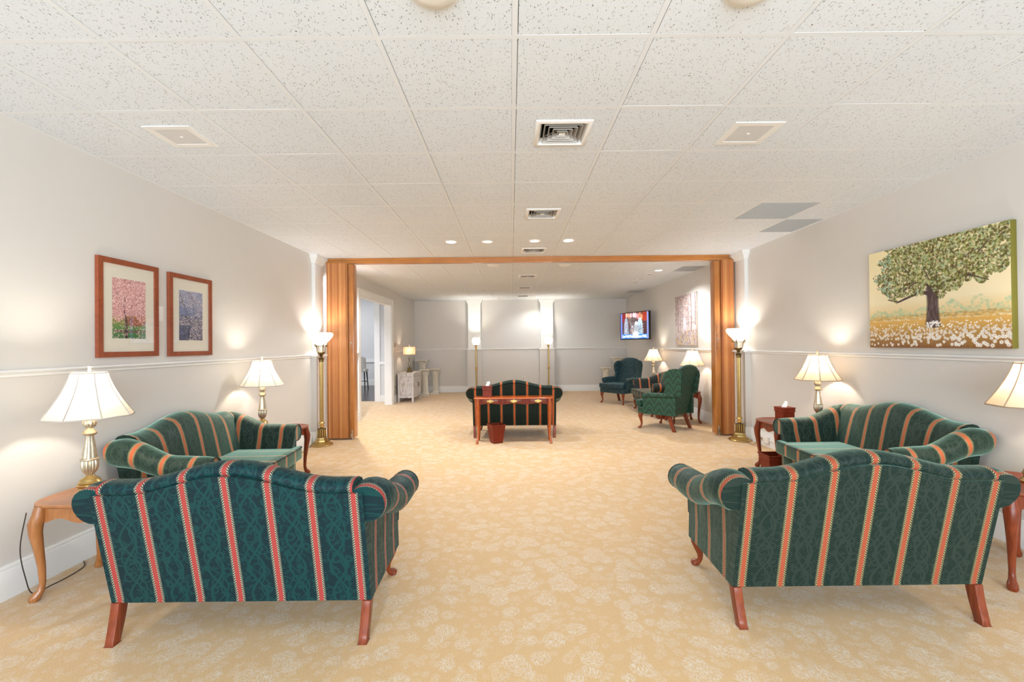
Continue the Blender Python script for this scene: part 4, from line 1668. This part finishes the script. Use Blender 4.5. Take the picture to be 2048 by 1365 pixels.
def paint_tree():
    p = Paint(300, 220, srgb(236, 220, 176))
    p.grad(0, 0.55, srgb(240, 226, 178), srgb(242, 228, 190))
    p.grad(0.55, 0.72, srgb(240, 225, 185), srgb(225, 195, 130))
    for k in range(500):      # misty hedge
        x = R_.random()
        hh = 0.03 + 0.07 * abs(math.sin(x * 17)) * (0.5 + 0.5 * abs(math.sin(x * 5 + 1)))
        y = 0.695 - R_.random() * hh * (0.7 + x)
        p.dab(x, y, R_.uniform(1.5, 3.2), srgb(*R_.choice([(170, 205, 170), (190, 205, 160), (150, 190, 155), (205, 205, 160)])), 0.4)
    for k in range(400):
        p.dab(R_.random(), R_.uniform(0.68, 0.74), R_.uniform(2, 5), srgb(*R_.choice([(170, 130, 60), (190, 150, 80), (205, 165, 90)])), 0.4, 1.5)
    p.grad(0.74, 1.0, srgb(225, 180, 100), srgb(130, 80, 45))
    for k in range(900):
        x, y = R_.random(), R_.uniform(0.73, 1.0)
        q = (y - 0.73) / 0.27
        p.dab(x, y, R_.uniform(1, 2.5), srgb(*[int(v) for v in np.array([230, 180, 90]) * (1 - q * 0.6) + np.array(R_.choice([(60, 30, 30), (80, 50, 10), (50, 30, 60)])) * q * 0.6]), 0.4, R_.uniform(3, 9))
    bark = srgb(78, 62, 62)
    for i in range(60):      # trunk
        y = lerp(0.44, 0.80, i / 59)
        wd = 12 + 5 * abs(i / 59 - 0.4) ** 1.5 * 2
        p.dab(0.525, y, wd, bark, 1.0, 3)
    for k in range(160):
        p.dab(0.525 + R_.uniform(-0.035, 0.035), R_.uniform(0.46, 0.79), 1.0, srgb(*R_.choice([(115, 100, 110), (60, 45, 45), (100, 80, 60)])), 0.6, 6)
    for pts, a, b in (([(0.51, 0.50), (0.44, 0.47), (0.36, 0.50), (0.26, 0.545), (0.17, 0.51)], 5, 1.5), ([(0.52, 0.47), (0.47, 0.37), (0.36, 0.37), (0.22, 0.45)], 5, 1.5),
                      ([(0.53, 0.45), (0.53, 0.33), (0.45, 0.2)], 5, 1.5), ([(0.54, 0.46), (0.60, 0.38), (0.68, 0.31)], 5, 1.2), ([(0.55, 0.48), (0.63, 0.40), (0.76, 0.37), (0.88, 0.44)], 5, 1.5),
                      ([(0.55, 0.45), (0.56, 0.30), (0.62, 0.15)], 4, 1)):
        p.line(pts, a * 0.8, b * 0.8, bark)
    pal = [(98, 108, 42), (130, 135, 62), (160, 165, 95), (190, 190, 130), (85, 75, 30), (150, 175, 120), (205, 200, 150), (175, 195, 160), (110, 90, 40)]
    for k in range(12000):
        x, y = R_.random(), R_.random() * 0.62
        dk = k < 5500
        cx = 0.58
        env = 0.50 - 0.20 * abs((x - cx) / 0.5) ** 1.3 + 0.04 * math.sin(x * 23) + 0.03 * math.sin(x * 47)
        if x < 0.25:
            env = 0.56 - 0.25 * ((0.25 - x) / 0.25)
        if 0.25 < x < 0.46:
            env = 0.50
        if 0.62 < x < 0.9:
            env = max(env, 0.40 + 0.03 * math.sin(x * 60))
        left = 0.04 + 0.30 * max(0, (0.30 - y)) + 0.03 * math.sin(y * 40)
        if y > env or x < left + R_.random() * 0.06:
            continue
        c = R_.choice(pal)
        if x < 0.2:
            c = R_.choice([(175, 205, 180), (150, 190, 170), (130, 150, 80), (110, 90, 40)])
        if dk:
            c = R_.choice([(70, 68, 26), (88, 84, 34), (104, 92, 40), (80, 58, 30), (95, 105, 45)])
        elif R_.random() < 0.35 + 0.3 * math.sin(x * 31 + 4 * math.sin(y * 23)):
            continue
        p.dab(x, y, R_.uniform(1.2, 2.6), srgb(*c), 0.8)
    for pts, a, b in (([(0.74, 0.22), (0.78, 0.19), (0.82, 0.17)], 1.2, 0.8), ([(0.50, 0.36), (0.46, 0.24)], 1.6, 1), ([(0.40, 0.38), (0.30, 0.44)], 1.6, 1), ([(0.30, 0.2), (0.36, 0.3)], 1.5, 1), ([(0.76, 0.37), (0.86, 0.43)], 1.6, 1), ([(0.82, 0.2), (0.9, 0.1)], 1.5, 1)):
        p.line(pts, a, b, bark, 0.8)
    for k in range(640):      # white blossoms, larger towards the viewer
        y = 0.755 + 0.22 * R_.random() ** 0.8
        x = R_.random()
        q = (y - 0.755) / 0.22
        if q > 0.75 and R_.random() < 0.7:
            continue
        r = 0.65 + 1.0 * q * (0.6 + 0.7 * x)
        for a in range(5):
            th = a * 1.2566 + x * 9
            p.dab(x + math.cos(th) * r * 1.1 / p.w, y + math.sin(th) * r * 1.1 / p.h, r, srgb(*R_.choice([(250, 245, 235), (240, 232, 220)])), 0.9)
        if q > 0.25:
            p.dab(x, y, 0.8, srgb(110, 80, 50), 0.8)
    for k in range(26):
        p.dab(0.525 + R_.uniform(-0.04, 0.04), R_.uniform(0.755, 0.81), 2, srgb(250, 246, 240), 0.9)
    return p


def paint_pink():
    p = Paint(120, 180, srgb(205, 150, 150))
    p.grad(0.78, 1.0, srgb(95, 140, 70), srgb(45, 110, 60))
    p.grad(0.62, 0.78, srgb(170, 130, 90), srgb(110, 140, 60))
    for k in range(240):
        p.dab(R_.uniform(0.4, 1.0), R_.uniform(0.65, 0.77), 4, srgb(*R_.choice([(150, 95, 75), (170, 110, 90), (120, 80, 60)])), 0.5)
    for k in range(120):
        p.dab(R_.random(), R_.uniform(0.86, 0.9), 4, srgb(110, 70, 75), 0.5, 1.5)
    p.line([(0.40, 0.98), (0.39, 0.7), (0.33, 0.5), (0.36, 0.3)], 4, 2, srgb(80, 50, 50))
    p.line([(0.33, 0.5), (0.15, 0.25), (0.05, 0.15)], 2, 1, srgb(85, 55, 55))
    for k in range(3600):
        x, y = R_.random(), R_.random()
        lim = 0.62 + 0.1 * math.sin(x * 9) + (0.25 if R_.random() < 0.08 else 0)
        if y > lim:
            continue
        p.dab(x, y, R_.uniform(0.9, 2.0), srgb(*R_.choice([(240, 195, 190), (225, 165, 165), (250, 225, 220), (200, 130, 135), (150, 90, 85), (235, 185, 180)])), 0.85)
    for k in range(160):
        p.dab(R_.random(), R_.uniform(0.6, 1.0), 1.5, srgb(235, 195, 195), 0.8)
    return p


def paint_blue():
    p = Paint(110, 180, srgb(110, 125, 165))
    p.grad(0, 1, srgb(140, 155, 195), srgb(70, 75, 105))
    for k in range(500):
        p.dab(R_.random(), R_.uniform(0.5, 1.0), R_.uniform(2, 6), srgb(*R_.choice([(50, 52, 62), (60, 66, 90), (70, 85, 130), (40, 42, 50)])), 0.35)
    p.line([(0.36, 1.0), (0.38, 0.7), (0.42, 0.6)], 2, 1, srgb(35, 35, 45))
    for pts in ([(0.0, 0.05), (0.2, 0.3), (0.33, 0.52)], [(0.3, 0.0), (0.55, 0.12), (0.7, 0.2)], [(0.48, 0.0), (0.6, 0.3), (0.66, 0.45)], [(0.05, 0.1), (0.45, 0.55)]):
        p.line(pts, 1.3, 0.7, srgb(55, 42, 50))
    for k in range(3000):
        x, y = R_.random(), R_.random()
        a = (y < 0.33) or (x > 0.62 and y > 0.3) or (x > 0.4 + 0.5 * (0.95 - y) and y > 0.62) or (0.3 < x < 0.75 and 0.5 < y < 0.68) or (x < 0.3 and 0.52 < y < 0.7)
        if not a and R_.random() < 0.88:
            continue
        p.dab(x, y, R_.uniform(0.8, 1.7), srgb(*R_.choice([(215, 205, 210), (190, 180, 190), (235, 225, 220), (120, 105, 115), (90, 75, 85), (200, 185, 175)])), 0.8)
    return p


def paint_birch():
    p = Paint(120, 150, srgb(206, 192, 190))
    for k in range(1500):
        x, y = R_.random(), R_.random() * 0.6
        p.dab(x, y, R_.uniform(1, 2), srgb(*R_.choice([(225, 215, 212), (180, 160, 155), (125, 95, 92), (135, 105, 100), (210, 195, 190), (165, 140, 130)])), 0.7)
    p.dab(0.47, 0.62, 10, srgb(225, 215, 225), 0.9, 26)
    for k in range(800):
        x, y = R_.random(), R_.uniform(0.72, 1.0)
        p.dab(x, y, R_.uniform(1.5, 3.5), srgb(*R_.choice([(205, 180, 140), (190, 175, 185), (225, 215, 215), (150, 110, 100), (215, 190, 120), (170, 165, 190)])), 0.6, R_.uniform(2, 5))
    for x, r, yb in ((0.14, 1.5, 0.72), (0.05, 1.0, 0.6), (0.25, 1.1, 0.68), (0.33, 0.9, 0.66), (0.38, 0.7, 0.64), (0.56, 0.7, 0.6), (0.64, 1.0, 0.65), (0.77, 1.5, 0.74), (0.95, 1.7, 0.62)):
        p.line([(x, 0.02), (x + 0.01, 0.3), (x, yb)], r, r, srgb(105, 75, 75), 0.8)
    for k in range(40):
        p.dab(R_.uniform(0.86, 0.93), R_.random() * 0.7, 2, srgb(240, 235, 230), 0.8)
    for k in range(14):
        p.dab(R_.random(), R_.random() * 0.3, 2, srgb(200, 120, 80), 0.7)
    return p


def paint_tv():
    p = Paint(110, 64, srgb(60, 38, 45))
    p.grad(0, 1, srgb(95, 60, 60), srgb(55, 35, 45))
    for k in range(120):
        p.dab(R_.uniform(0.8, 0.96), R_.uniform(0, 0.3), 3, srgb(*R_.choice([(170, 60, 35), (140, 45, 30)])), 0.5)
        p.dab(R_.uniform(0.05, 0.18), R_.uniform(0, 0.3), 3, srgb(130, 25, 30), 0.4)
    for x, y, c in ((0.22, 0.06, (245, 190, 170)), (0.3, 0.1, (240, 170, 140)), (0.38, 0.09, (250, 200, 210)), (0.48, 0.08, (255, 225, 235)), (0.55, 0.1, (250, 205, 215)), (0.63, 0.14, (245, 160, 160)), (0.7, 0.08, (200, 130, 100)), (0.33, 0.25, (225, 150, 110)), (0.76, 0.18, (215, 150, 110))):
        p.dab(x, y, 4.5, srgb(*c), 0.9, 7)
    for k in range(60):
        p.dab(R_.uniform(0.3, 0.55), R_.uniform(0.2, 0.9), 5, srgb(95, 90, 90), 0.4)

    def cone(xc, y0, y1, w0, w1, c):
        for i in range(60):
            y = lerp(y0, y1, i / 59)
            p.dab(xc, y, lerp(w0, w1, (i / 59) ** 0.5), srgb(*c), 1.0, 2)
    cone(0.2, 0.2, 0.86, 3, 10, (150, 165, 190))
    cone(0.42, 0.48, 0.86, 3, 8, (150, 140, 140))
    cone(0.57, 0.36, 0.84, 4, 10, (205, 215, 225))
    cone(0.70, 0.22, 0.86, 3, 12, (190, 225, 250))
    for k in range(240):
        x = R_.choice([R_.uniform(0.12, 0.28), R_.uniform(0.62, 0.82), R_.uniform(0.36, 0.5)])
        y = R_.uniform(0.35, 0.84)
        p.dab(x, y, 1.1, srgb(*R_.choice([(235, 238, 245), (70, 90, 130), (110, 70, 60), (220, 220, 230)])), 0.8)
    for k in range(8):
        p.line([(0.55 + 0.04 * k, 0.45), (0.48 + 0.05 * k, 0.80)], 0.7, 0.7, srgb(60, 50, 60), 0.8)
        p.line([(0.5 + 0.03 * k, 0.5), (0.58 + 0.035 * k, 0.82)], 0.7, 0.7, srgb(60, 50, 60), 0.8)
    p.a[int(0.83 * 64):, :] = np.array(srgb(40, 120, 225))
    for k in range(60):  # glare over the caption, painted into the screen colours
        p.dab(R_.uniform(0.45, 0.62), R_.uniform(0.78, 0.92), 5, srgb(215, 220, 228), 0.12)
    p.a[:, 0:6] = np.array(srgb(110, 130, 225))
    p.a[:, 104:110] = np.array(srgb(130, 150, 230))
    return p


def framed(label, y0, y1, z0, z1, paint, fr=0.040, mat_w=0.085):
    """picture hung on the left wall, facing +x; y0 nearer end"""
    W, Hh = y1 - y0, z1 - z0
    t = thing('framed_picture', label, 'picture', (XL, y0, z0), R(90), 'framed blossom photographs')
    # local x runs along the wall, local -y faces the room
    m = MB()
    def bar(a, b, c_, d):
        m.poly([a, b, c_, d])
    d0, d1 = -0.028, -0.002
    o = [(0, 0), (W, 0), (W, Hh), (0, Hh)]
    i_ = [(fr, fr), (W - fr, fr), (W - fr, Hh - fr), (fr, Hh - fr)]
    for k in range(4):
        m = MB()
        a, b = o[k], o[(k + 1) % 4]
        c_, d = i_[(k + 1) % 4], i_[k]
        q = [a, b, c_, d]
        m.poly([(x, d0, z) for x, z in q])
        m.poly([(x, d1, z) for x, z in q], flip=True)
        for j in range(4):
            p0, p1 = q[j], q[(j + 1) % 4]
            m.poly([(p0[0], d0, p0[1]), (p1[0], d0, p1[1]), (p1[0], d1, p1[1]), (p0[0], d1, p0[1])])
        m.build('frame_rail', M_framewood, t)
    box('mat_board', M_mat, fr - 0.002, W - fr + 0.002, -0.016, -0.010, fr - 0.002, Hh - fr + 0.002, t)
    a = fr + mat_w
    pr = paint.mesh('print', W - 2 * a, Hh - 2 * a * 1.12, M_print, t)
    pr.location = (a, -0.0168, a * 1.12)
    g = MB()
    g.poly([(fr - 0.001, -0.021, fr - 0.001), (W - fr + 0.001, -0.021, fr - 0.001), (W - fr + 0.001, -0.021, Hh - fr + 0.001), (fr - 0.001, -0.021, Hh - fr + 0.001)])
    g.build('glass', M_glass, t, uvmode='keep')
    return t


def glass_mat():
    t = NT('picture_glass')
    f, _ = t.noise(t.coord(), 2, 1)
    tr = t.n('ShaderNodeBsdfTransparent')
    gl = t.n('ShaderNodeBsdfGlossy')
    gl.inputs['Roughness'].default_value = 0.02
    fr = t.n('ShaderNodeFresnel')
    t.set(fr.inputs[0], t.M('ADD', 1.44, t.M('MULTIPLY', f, 0.02)))
    mx = t.n('ShaderNodeMixShader')
    t.set(mx.inputs[0], t.M('ADD', 0.05, t.M('MULTIPLY', f, 0.03)))
    t.t.links.new(tr.outputs[0], mx.inputs[1])
    t.t.links.new(gl.outputs[0], mx.inputs[2])
    t.t.links.new(mx.outputs[0], t.out.inputs[0])
    return t.m


M_glass = glass_mat()
framed('framed pink blossom tree photograph with cream mat on the left wall', 3.235, 3.79, 1.385, 2.117, paint_pink())
framed('framed white blossom on blue sky photograph with cream mat on the left wall', 3.91, 4.465, 1.377, 2.105, paint_blue())


def canvas(label, ynear, yfar, z0, z1, paint, th, edge):
    """canvas on the right wall, facing -x; local x from far to near"""
    W, Hh = yfar - ynear, z1 - z0
    t = thing('canvas_painting', label, 'painting', (XR, yfar, z0), R(-90), None)
    box('stretcher', edge, 0, W, -th, -0.001, 0, Hh, t, 0.002)
    c_ = paint.mesh('painted_face', W, Hh, M_canvas, t)
    c_.location = (0, -th - 0.0008, 0)
    return t


canvas('large canvas of a spreading green tree above white flowers', 3.165, 4.42, 1.385, 2.287, paint_tree(), 0.045, M_olive)
canvas('canvas of pale birch trees lining a path on the far right wall', 8.60, 9.70, 1.40, 2.42, paint_birch(), 0.03, M_birch)

# television on its wall arm
yaw = math.atan2(12.05 - 11.0, 2.90 - 3.34)      # direction from near edge to far edge
tv = thing('television', 'flat wall television showing knitted gloves and a blue caption, above the far wing chair', 'television', (3.34, 11.0, 1.54), yaw)
# local x from near (right) edge to far (left) edge, screen faces +y side (towards the room)
TW, TH = 1.138, 0.70
b_ = 0.018
m = MB()
m.box(0, TW, -0.05, -0.002, 0, TH)
m.build('casing', M_black, tv, bevel=0.004)
m = MB()
m.box(0, TW, -0.002, 0.006, 0, b_ + 0.008).box(0, TW, -0.002, 0.006, TH - b_, TH).box(0, b_, -0.002, 0.006, b_, TH - b_).box(TW - b_, TW, -0.002, 0.006, b_, TH - b_)
m.build('bezel', M_black, tv, weld=False)
scn = paint_tv().mesh('screen', TW - 2 * b_, TH - 2 * b_ - 0.008, M_screen, tv)
scn.location = (TW - b_, 0.001, b_ + 0.008)
scn.rotation_euler = (0, 0, PI)
cu = bpy.data.curves.new('caption', 'FONT')
cu.body = 'Live Well. Plan Well. Leave Well.'
cu.size = 0.098
cu.space_character = 0.84
cu.align_x = 'CENTER'
tx = bpy.data.objects.new('caption', cu)
C.objects.link(tx)
dg = bpy.context.evaluated_depsgraph_get()
tme = bpy.data.meshes.new_from_object(tx.evaluated_get(dg))
bpy.data.objects.remove(tx)
tme.materials.clear()
tme.materials.append(emit('caption_white', (1, 1, 1), 1.6))
tx = bpy.data.objects.new('caption', tme)
C.objects.link(tx)
tx.parent = tv
tx.rotation_euler = (R(90), 0, PI)
tx.location = (TW / 2, 0.004, 0.052)
wd = max(v.co.x for v in tme.vertices) - min(v.co.x for v in tme.vertices)
tx.scale = (0.95 / wd, 1.0, 1.0)
m = MB()
m.box(TW / 2 - 0.12, TW / 2 + 0.12, -0.07, -0.05, 0.2, 0.5)
m.tube([(TW / 2, -0.06, 0.35), (TW / 2 - 0.12, -0.22, 0.35), (TW / 2 - 0.14, -0.34, 0.35)], 0.02, 8)
m.build('wall_arm', M_black, tv, weld=False)

# ------------------------------------------------------------------ cabinet, lamp, pedestals
cab = thing('small_cabinet', 'small whitewashed cabinet with two doors against the left wall of the rear room', 'cabinet', (-2.70, 12.13, 0), R(0))
CW, CD = 0.20, 0.50     # half depth (x), half width (y)
m = MB()
m.box(-CW + 0.02, CW - 0.012, -CD + 0.03, CD - 0.03, 0.12, 0.71)
for sx in (-1, 1):
    for sy in (-1, 1):
        x0, x1 = sorted((sx * CW, sx * (CW - 0.045)))
        y0, y1 = sorted((sy * CD, sy * (CD - 0.055)))
        m.box(x0, x1, y0, y1, 0, 0.72)
m.box(-CW + 0.045, CW - 0.045, -CD, -CD + 0.03, 0.11, 0.17).box(-CW + 0.045, CW - 0.045, -CD, -CD + 0.03, 0.66, 0.72)
m.box(CW - 0.03, CW, -CD + 0.05, CD - 0.05, 0.11, 0.17).box(CW - 0.03, CW, -CD + 0.05, CD - 0.05, 0.64, 0.72)
m.build('body', M_chippy, cab, bevel=0.003, weld=False)
box('cabinet_top', M_chippy, -CW - 0.02, CW + 0.025, -CD - 0.025, CD + 0.025, 0.72, 0.745, cab, 0.004)
box('side_panel', M_chippy, -CW + 0.06, CW - 0.06, -CD + 0.018, -CD + 0.032, 0.19, 0.64, cab)
for sy in (-1, 1):
    y0, y1 = sorted((sy * 0.004, sy * (CD - 0.06)))
    m = MB()
    m.box(CW - 0.012, CW + 0.004, y0, y1, 0.18, 0.23).box(CW - 0.012, CW + 0.004, y0, y1, 0.58, 0.63)
    m.box(CW - 0.012, CW + 0.004, y0, y0 + 0.05, 0.23, 0.58).box(CW - 0.012, CW + 0.004, y1 - 0.05, y1, 0.23, 0.58)
    m.box(CW - 0.012, CW - 0.004, y0 + 0.05, y1 - 0.05, 0.23, 0.58)
    for k in range(3):
        yy = lerp(y0 + 0.05, y1 - 0.05, (k + 1) / 4)
        m.box(CW - 0.006, CW - 0.001, yy - 0.012, yy + 0.012, 0.23, 0.58)
    d = m.build('door', M_chippy, cab, weld=False)
    yy = sy * 0.035
    MB().tube([(CW + 0.004, yy, 0.36), (CW + 0.03, yy, 0.38), (CW + 0.035, yy, 0.42), (CW + 0.03, yy, 0.46), (CW + 0.004, yy, 0.48)], 0.006, 8).build('handle', M_brassd, d)

cl = thing('accent_lamp', 'small bronze table lamp with a peach drum shade on the whitewashed cabinet', 'lamp', (-2.68, 12.0, 0.745), R(90))
m = MB()
m.box(-0.075, 0.075, -0.075, 0.075, 0, 0.02).box(-0.055, 0.055, -0.055, 0.055, 0.02, 0.045).box(-0.045, 0.045, -0.045, 0.045, 0.045, 0.13)
m.build('base', M_brassd, cl, bevel=0.003, weld=False)
MB().tube([(0, 0.0, 0.13), (0, 0.022, 0.19), (0, 0.028, 0.25), (0, 0.0, 0.31), (0, -0.022, 0.36), (0, 0.0, 0.42)], 0.007, 8).build('twisted_stem', M_brassd, cl)
MB().tube([(0, 0.0, 0.13), (0, -0.022, 0.19), (0, -0.028, 0.25), (0, 0.0, 0.31), (0, 0.03, 0.37), (0, 0.025, 0.40)], [0.006, .006, .006, .005, .008, .003], 8).build('leaf_stem', M_brassd, cl)
m = MB()
rows = []
for z in (0.47, 0.60, 0.665):
    rows.append([((0.09 * math.copysign(abs(math.cos(a)) ** 0.5, math.cos(a))), (0.15 * math.copysign(abs(math.sin(a)) ** 0.5, math.sin(a))), z) for a in [2 * PI * k / 32 for k in range(32)]])
m.quadgrid(rows, cv=True, flip=True)
m.build('lamp_shade', M_shade2, cl)
MB().lathe([(0.004, 0.42), (0.004, 0.66), (0.012, 0.67), (0.012, 0.70), (0.026, 0.705), (0.026, 0.713), (0, 0.715)], 12).build('finial', M_chrome, cl)
light_child('bulb_light', cl, (0, 0, 0.57), LAMP_W * 0.4, (1.0, 0.84, 0.66), 0.02)
cl.rotation_euler = (0, 0, R(90))


def pedestal(label, x, y, h, r=0.085):
    t = thing('column_pedestal', label, 'pedestal', (x, y, 0), 0, 'white plaster column pedestals')
    m = MB()
    m.box(-r * 1.45, r * 1.45, -r * 1.45, r * 1.45, 0, 0.045)
    m.lathe([(r * 1.4, 0.045), (r * 1.45, 0.06), (r * 1.3, 0.075), (r * 1.15, 0.085), (r * 1.2, 0.095), (r * 1.05, 0.105)], 28)
    m.build('plinth', M_plaster, t, weld=False)
    MB().lathe([(r * 1.05, 0.10), (r, 0.13), (r * 0.9, h - 0.19), (r * 0.95, h - 0.175)], 64, flute=0.10, nf=16).build('fluted_shaft', M_plaster, t)
    m = MB()
    m.lathe([(r * 0.95, h - 0.178), (r * 1.05, h - 0.17), (r * 0.95, h - 0.16), (r * 1.05, h - 0.10), (r * 1.35, h - 0.05)], 32, flute=0.12, nf=8)
    for k in range(8):
        a = 2 * PI * k / 8 + PI / 8
        c_, s_ = math.cos(a), math.sin(a)
        m.tube([(c_ * r * q, s_ * r * q, h - z) for q, z in ((0.95, 0.165), (1.1, 0.13), (1.25, 0.10), (1.45, 0.095), (1.45, 0.11))], [0.012, 0.016, 0.014, 0.009, 0.004], 6)
    for k in range(4):
        a = PI / 4 + k * PI / 2
        c_, s_ = math.cos(a), math.sin(a)
        m.tube([(c_ * r * 1.3, s_ * r * 1.3, h - 0.09), (c_ * r * 1.7, s_ * r * 1.7, h - 0.05), (c_ * r * 1.85, s_ * r * 1.85, h - 0.062)], [0.012, 0.016, 0.012], 8)
    m.build('leafy_capital', M_plaster, t, weld=False)
    m = MB()
    q = r * 1.75
    m.prism([(-q, -q), (0, -q * 0.86), (q, -q), (q * 0.86, 0), (q, q), (0, q * 0.86), (-q, q), (-q * 0.86, 0)], h - 0.035, h)
    m.build('abacus', M_plaster, t, bevel=0.003)
    return t


pedestal('short white plaster column at the far wall, standing clear right of the cabinet', -2.27, 13.62, 0.75)
pedestal('taller white plaster column in the far left corner behind the cabinet', -2.68, 13.72, 1.02, 0.11)
pedestal('short white plaster column half hidden directly behind the cabinet', -2.50, 13.20, 0.76)
pedestal('short white plaster column left of the blue green wing chair', 2.84, 13.72, 0.74)
pedestal('taller white plaster column behind the blue green wing chair', 3.20, 13.70, 1.04, 0.11)

# dining room stool seen through the opening
st = thing('upholstered_stool', 'cream upholstered high back chair with dark legs in the room beyond', 'chair', (-5.02, 15.1, 0), R(5))
m = MB()
P_ = []
for k in range(13):
    a = lerp(R(200), R(340), k / 12)
    P_.append([(0.25 * math.cos(a), 0.25 * math.sin(a) * 0.9 - 0.02 - 0.10 * (z - 0.66), z - 0.12 * (1 - abs(math.sin(a))) * (z > 1.0)) for z in (0.62, 0.8, 1.0, 1.12)])
m.quadgrid(P_)
P2 = [[(p[0] * 0.8, p[1] * 0.8, p[2]) for p in r_] for r_ in P_]
m.quadgrid(P2, flip=True)
m.quadgrid([[r_[-1] for r_ in P_], [r_[-1] for r_ in P2]])
m.quadgrid([P_[0], P2[0]])
m.quadgrid([P_[-1], P2[-1]])
m.build('backrest', M_cream, st)
box('seat', M_cream, -0.23, 0.23, -0.2, 0.24, 0.60, 0.69, st, 0.02)
for sx in (-1, 1):
    for sy in (-1, 1):
        MB().tube([(sx * 0.19, sy * 0.17, 0.60), (sx * 0.22, sy * 0.23, 0.0)], [0.024, 0.016], 8).build('leg', M_darkleg, st)
m = MB()
m.tube([(-0.2, 0.2, 0.27), (0.2, 0.2, 0.27)], 0.012, 6).tube([(-0.2, -0.2, 0.27), (-0.2, 0.2, 0.27)], 0.012, 6).tube([(0.2, -0.2, 0.27), (0.2, 0.2, 0.27)], 0.012, 6)
m.build('foot_rail', M_darkleg, st, weld=False)

# ------------------------------------------------------------------ small wall things and cords
sp = thing('switch_plate', 'cream wall plate between the two framed pictures', 'wall plate', (XL, 3.835, 1.675), R(90))
box('plate', M_white, -0.036, 0.036, -0.006, -0.0005, 0, 0.125, sp, 0.002)
MB().lathe([(0.006, 0), (0.008, 0.004), (0.005, 0.01)], 10).build('dial', M_white, sp, loc=(0, -0.005, 0.06)).rotation_euler = (R(90), 0, 0)


def outlet(label, loc, rotz):
    t = thing('wall_outlet', label, 'outlet', loc, rotz, None)
    box('plate', M_white, -0.036, 0.036, -0.006, -0.0005, -0.06, 0.06, t, 0.002)
    for z in (-0.026, 0.026):
        box('receptacle', M_black, -0.014, 0.014, -0.0075, -0.0055, z - 0.012, z + 0.012, t)
    return t


outlet('white wall outlet on the far wall above the middle loveseat', (0.37, YF, 0.41), 0)
outlet('white wall outlet low on the left wall beside the whitewashed cabinet', (XL, 11.48, 0.41), R(90))
th_ = thing('thermostat', 'small beige thermostat on the left wall beyond the cased opening', 'thermostat', (XL, 11.56, 1.42), R(90))
box('housing', M_beige, -0.055, 0.055, -0.03, -0.0005, 0, 0.10, th_, 0.004)
box('cover_plate', M_white, 0.06, 0.10, -0.012, -0.0005, 0.01, 0.09, th_, 0.002)
pl = thing('outlet_box', 'white outlet box on the right baseboard near the brass torchiere', 'outlet', (XR - 0.018, 6.28, 0.10), R(-90))
box('box_body', M_white, -0.06, 0.06, -0.035, -0.0005, -0.045, 0.045, pl, 0.004)
box('raceway', M_white, 0.06, 0.75, -0.012, -0.0005, -0.012, 0.012, pl, 0.002)
box('plug', M_beige, -0.17, -0.10, -0.04, -0.012, -0.012, 0.014, pl, 0.004)


def cord(label, pts, r=0.0028):
    def cr(p0, p1, p2, p3, t):
        return tuple(0.5 * ((2 * b) + (-a + c) * t + (2 * a - 5 * b + 4 * c - d) * t * t + (-a + 3 * b - 3 * c + d) * t ** 3) for a, b, c, d in zip(p0, p1, p2, p3))
    q = [pts[0]] + list(pts) + [pts[-1]]
    out = []
    for i in range(1, len(q) - 2):
        for k in range(6):
            out.append(cr(q[i - 1], q[i], q[i + 1], q[i + 2], k / 6))
    out.append(pts[-1])
    o = MB().tube(out, r, 6).build('power_cord', M_cord)
    return tag(o, label, 'cord')


cord('thin dark cord from the right torchiere to the baseboard plug', [(3.40, 6.60, 0.006), (3.36, 6.50, 0.02), (3.40, 6.42, 0.004), (3.45, 6.44, 0.05), (3.478, 6.43, 0.10)])
cord('thin dark cord hanging behind the honey end table and along the carpet to the wall', [(-2.825, 2.66, 0.50), (-2.84, 2.64, 0.3), (-2.83, 2.66, 0.12), (-2.83, 2.70, 0.012),
     (-2.83, 2.80, 0.004), (-2.826, 2.92, 0.004), (-2.85, 3.04, 0.004), (-2.925, 3.12, 0.004)])
cord('thin dark cord behind the left torchiere by the baseboard', [(-2.89, 6.60, 0.006), (-2.90, 6.42, 0.004), (-2.86, 6.25, 0.004), (-2.9, 6.05, 0.004)])
cord('thin dark cord by the whitewashed cabinet and outlet', [(-2.94, 11.49, 0.43), (-2.90, 11.52, 0.40), (-2.91, 11.58, 0.28), (-2.915, 11.60, 0.10), (-2.91, 11.61, 0.004)], 0.004)
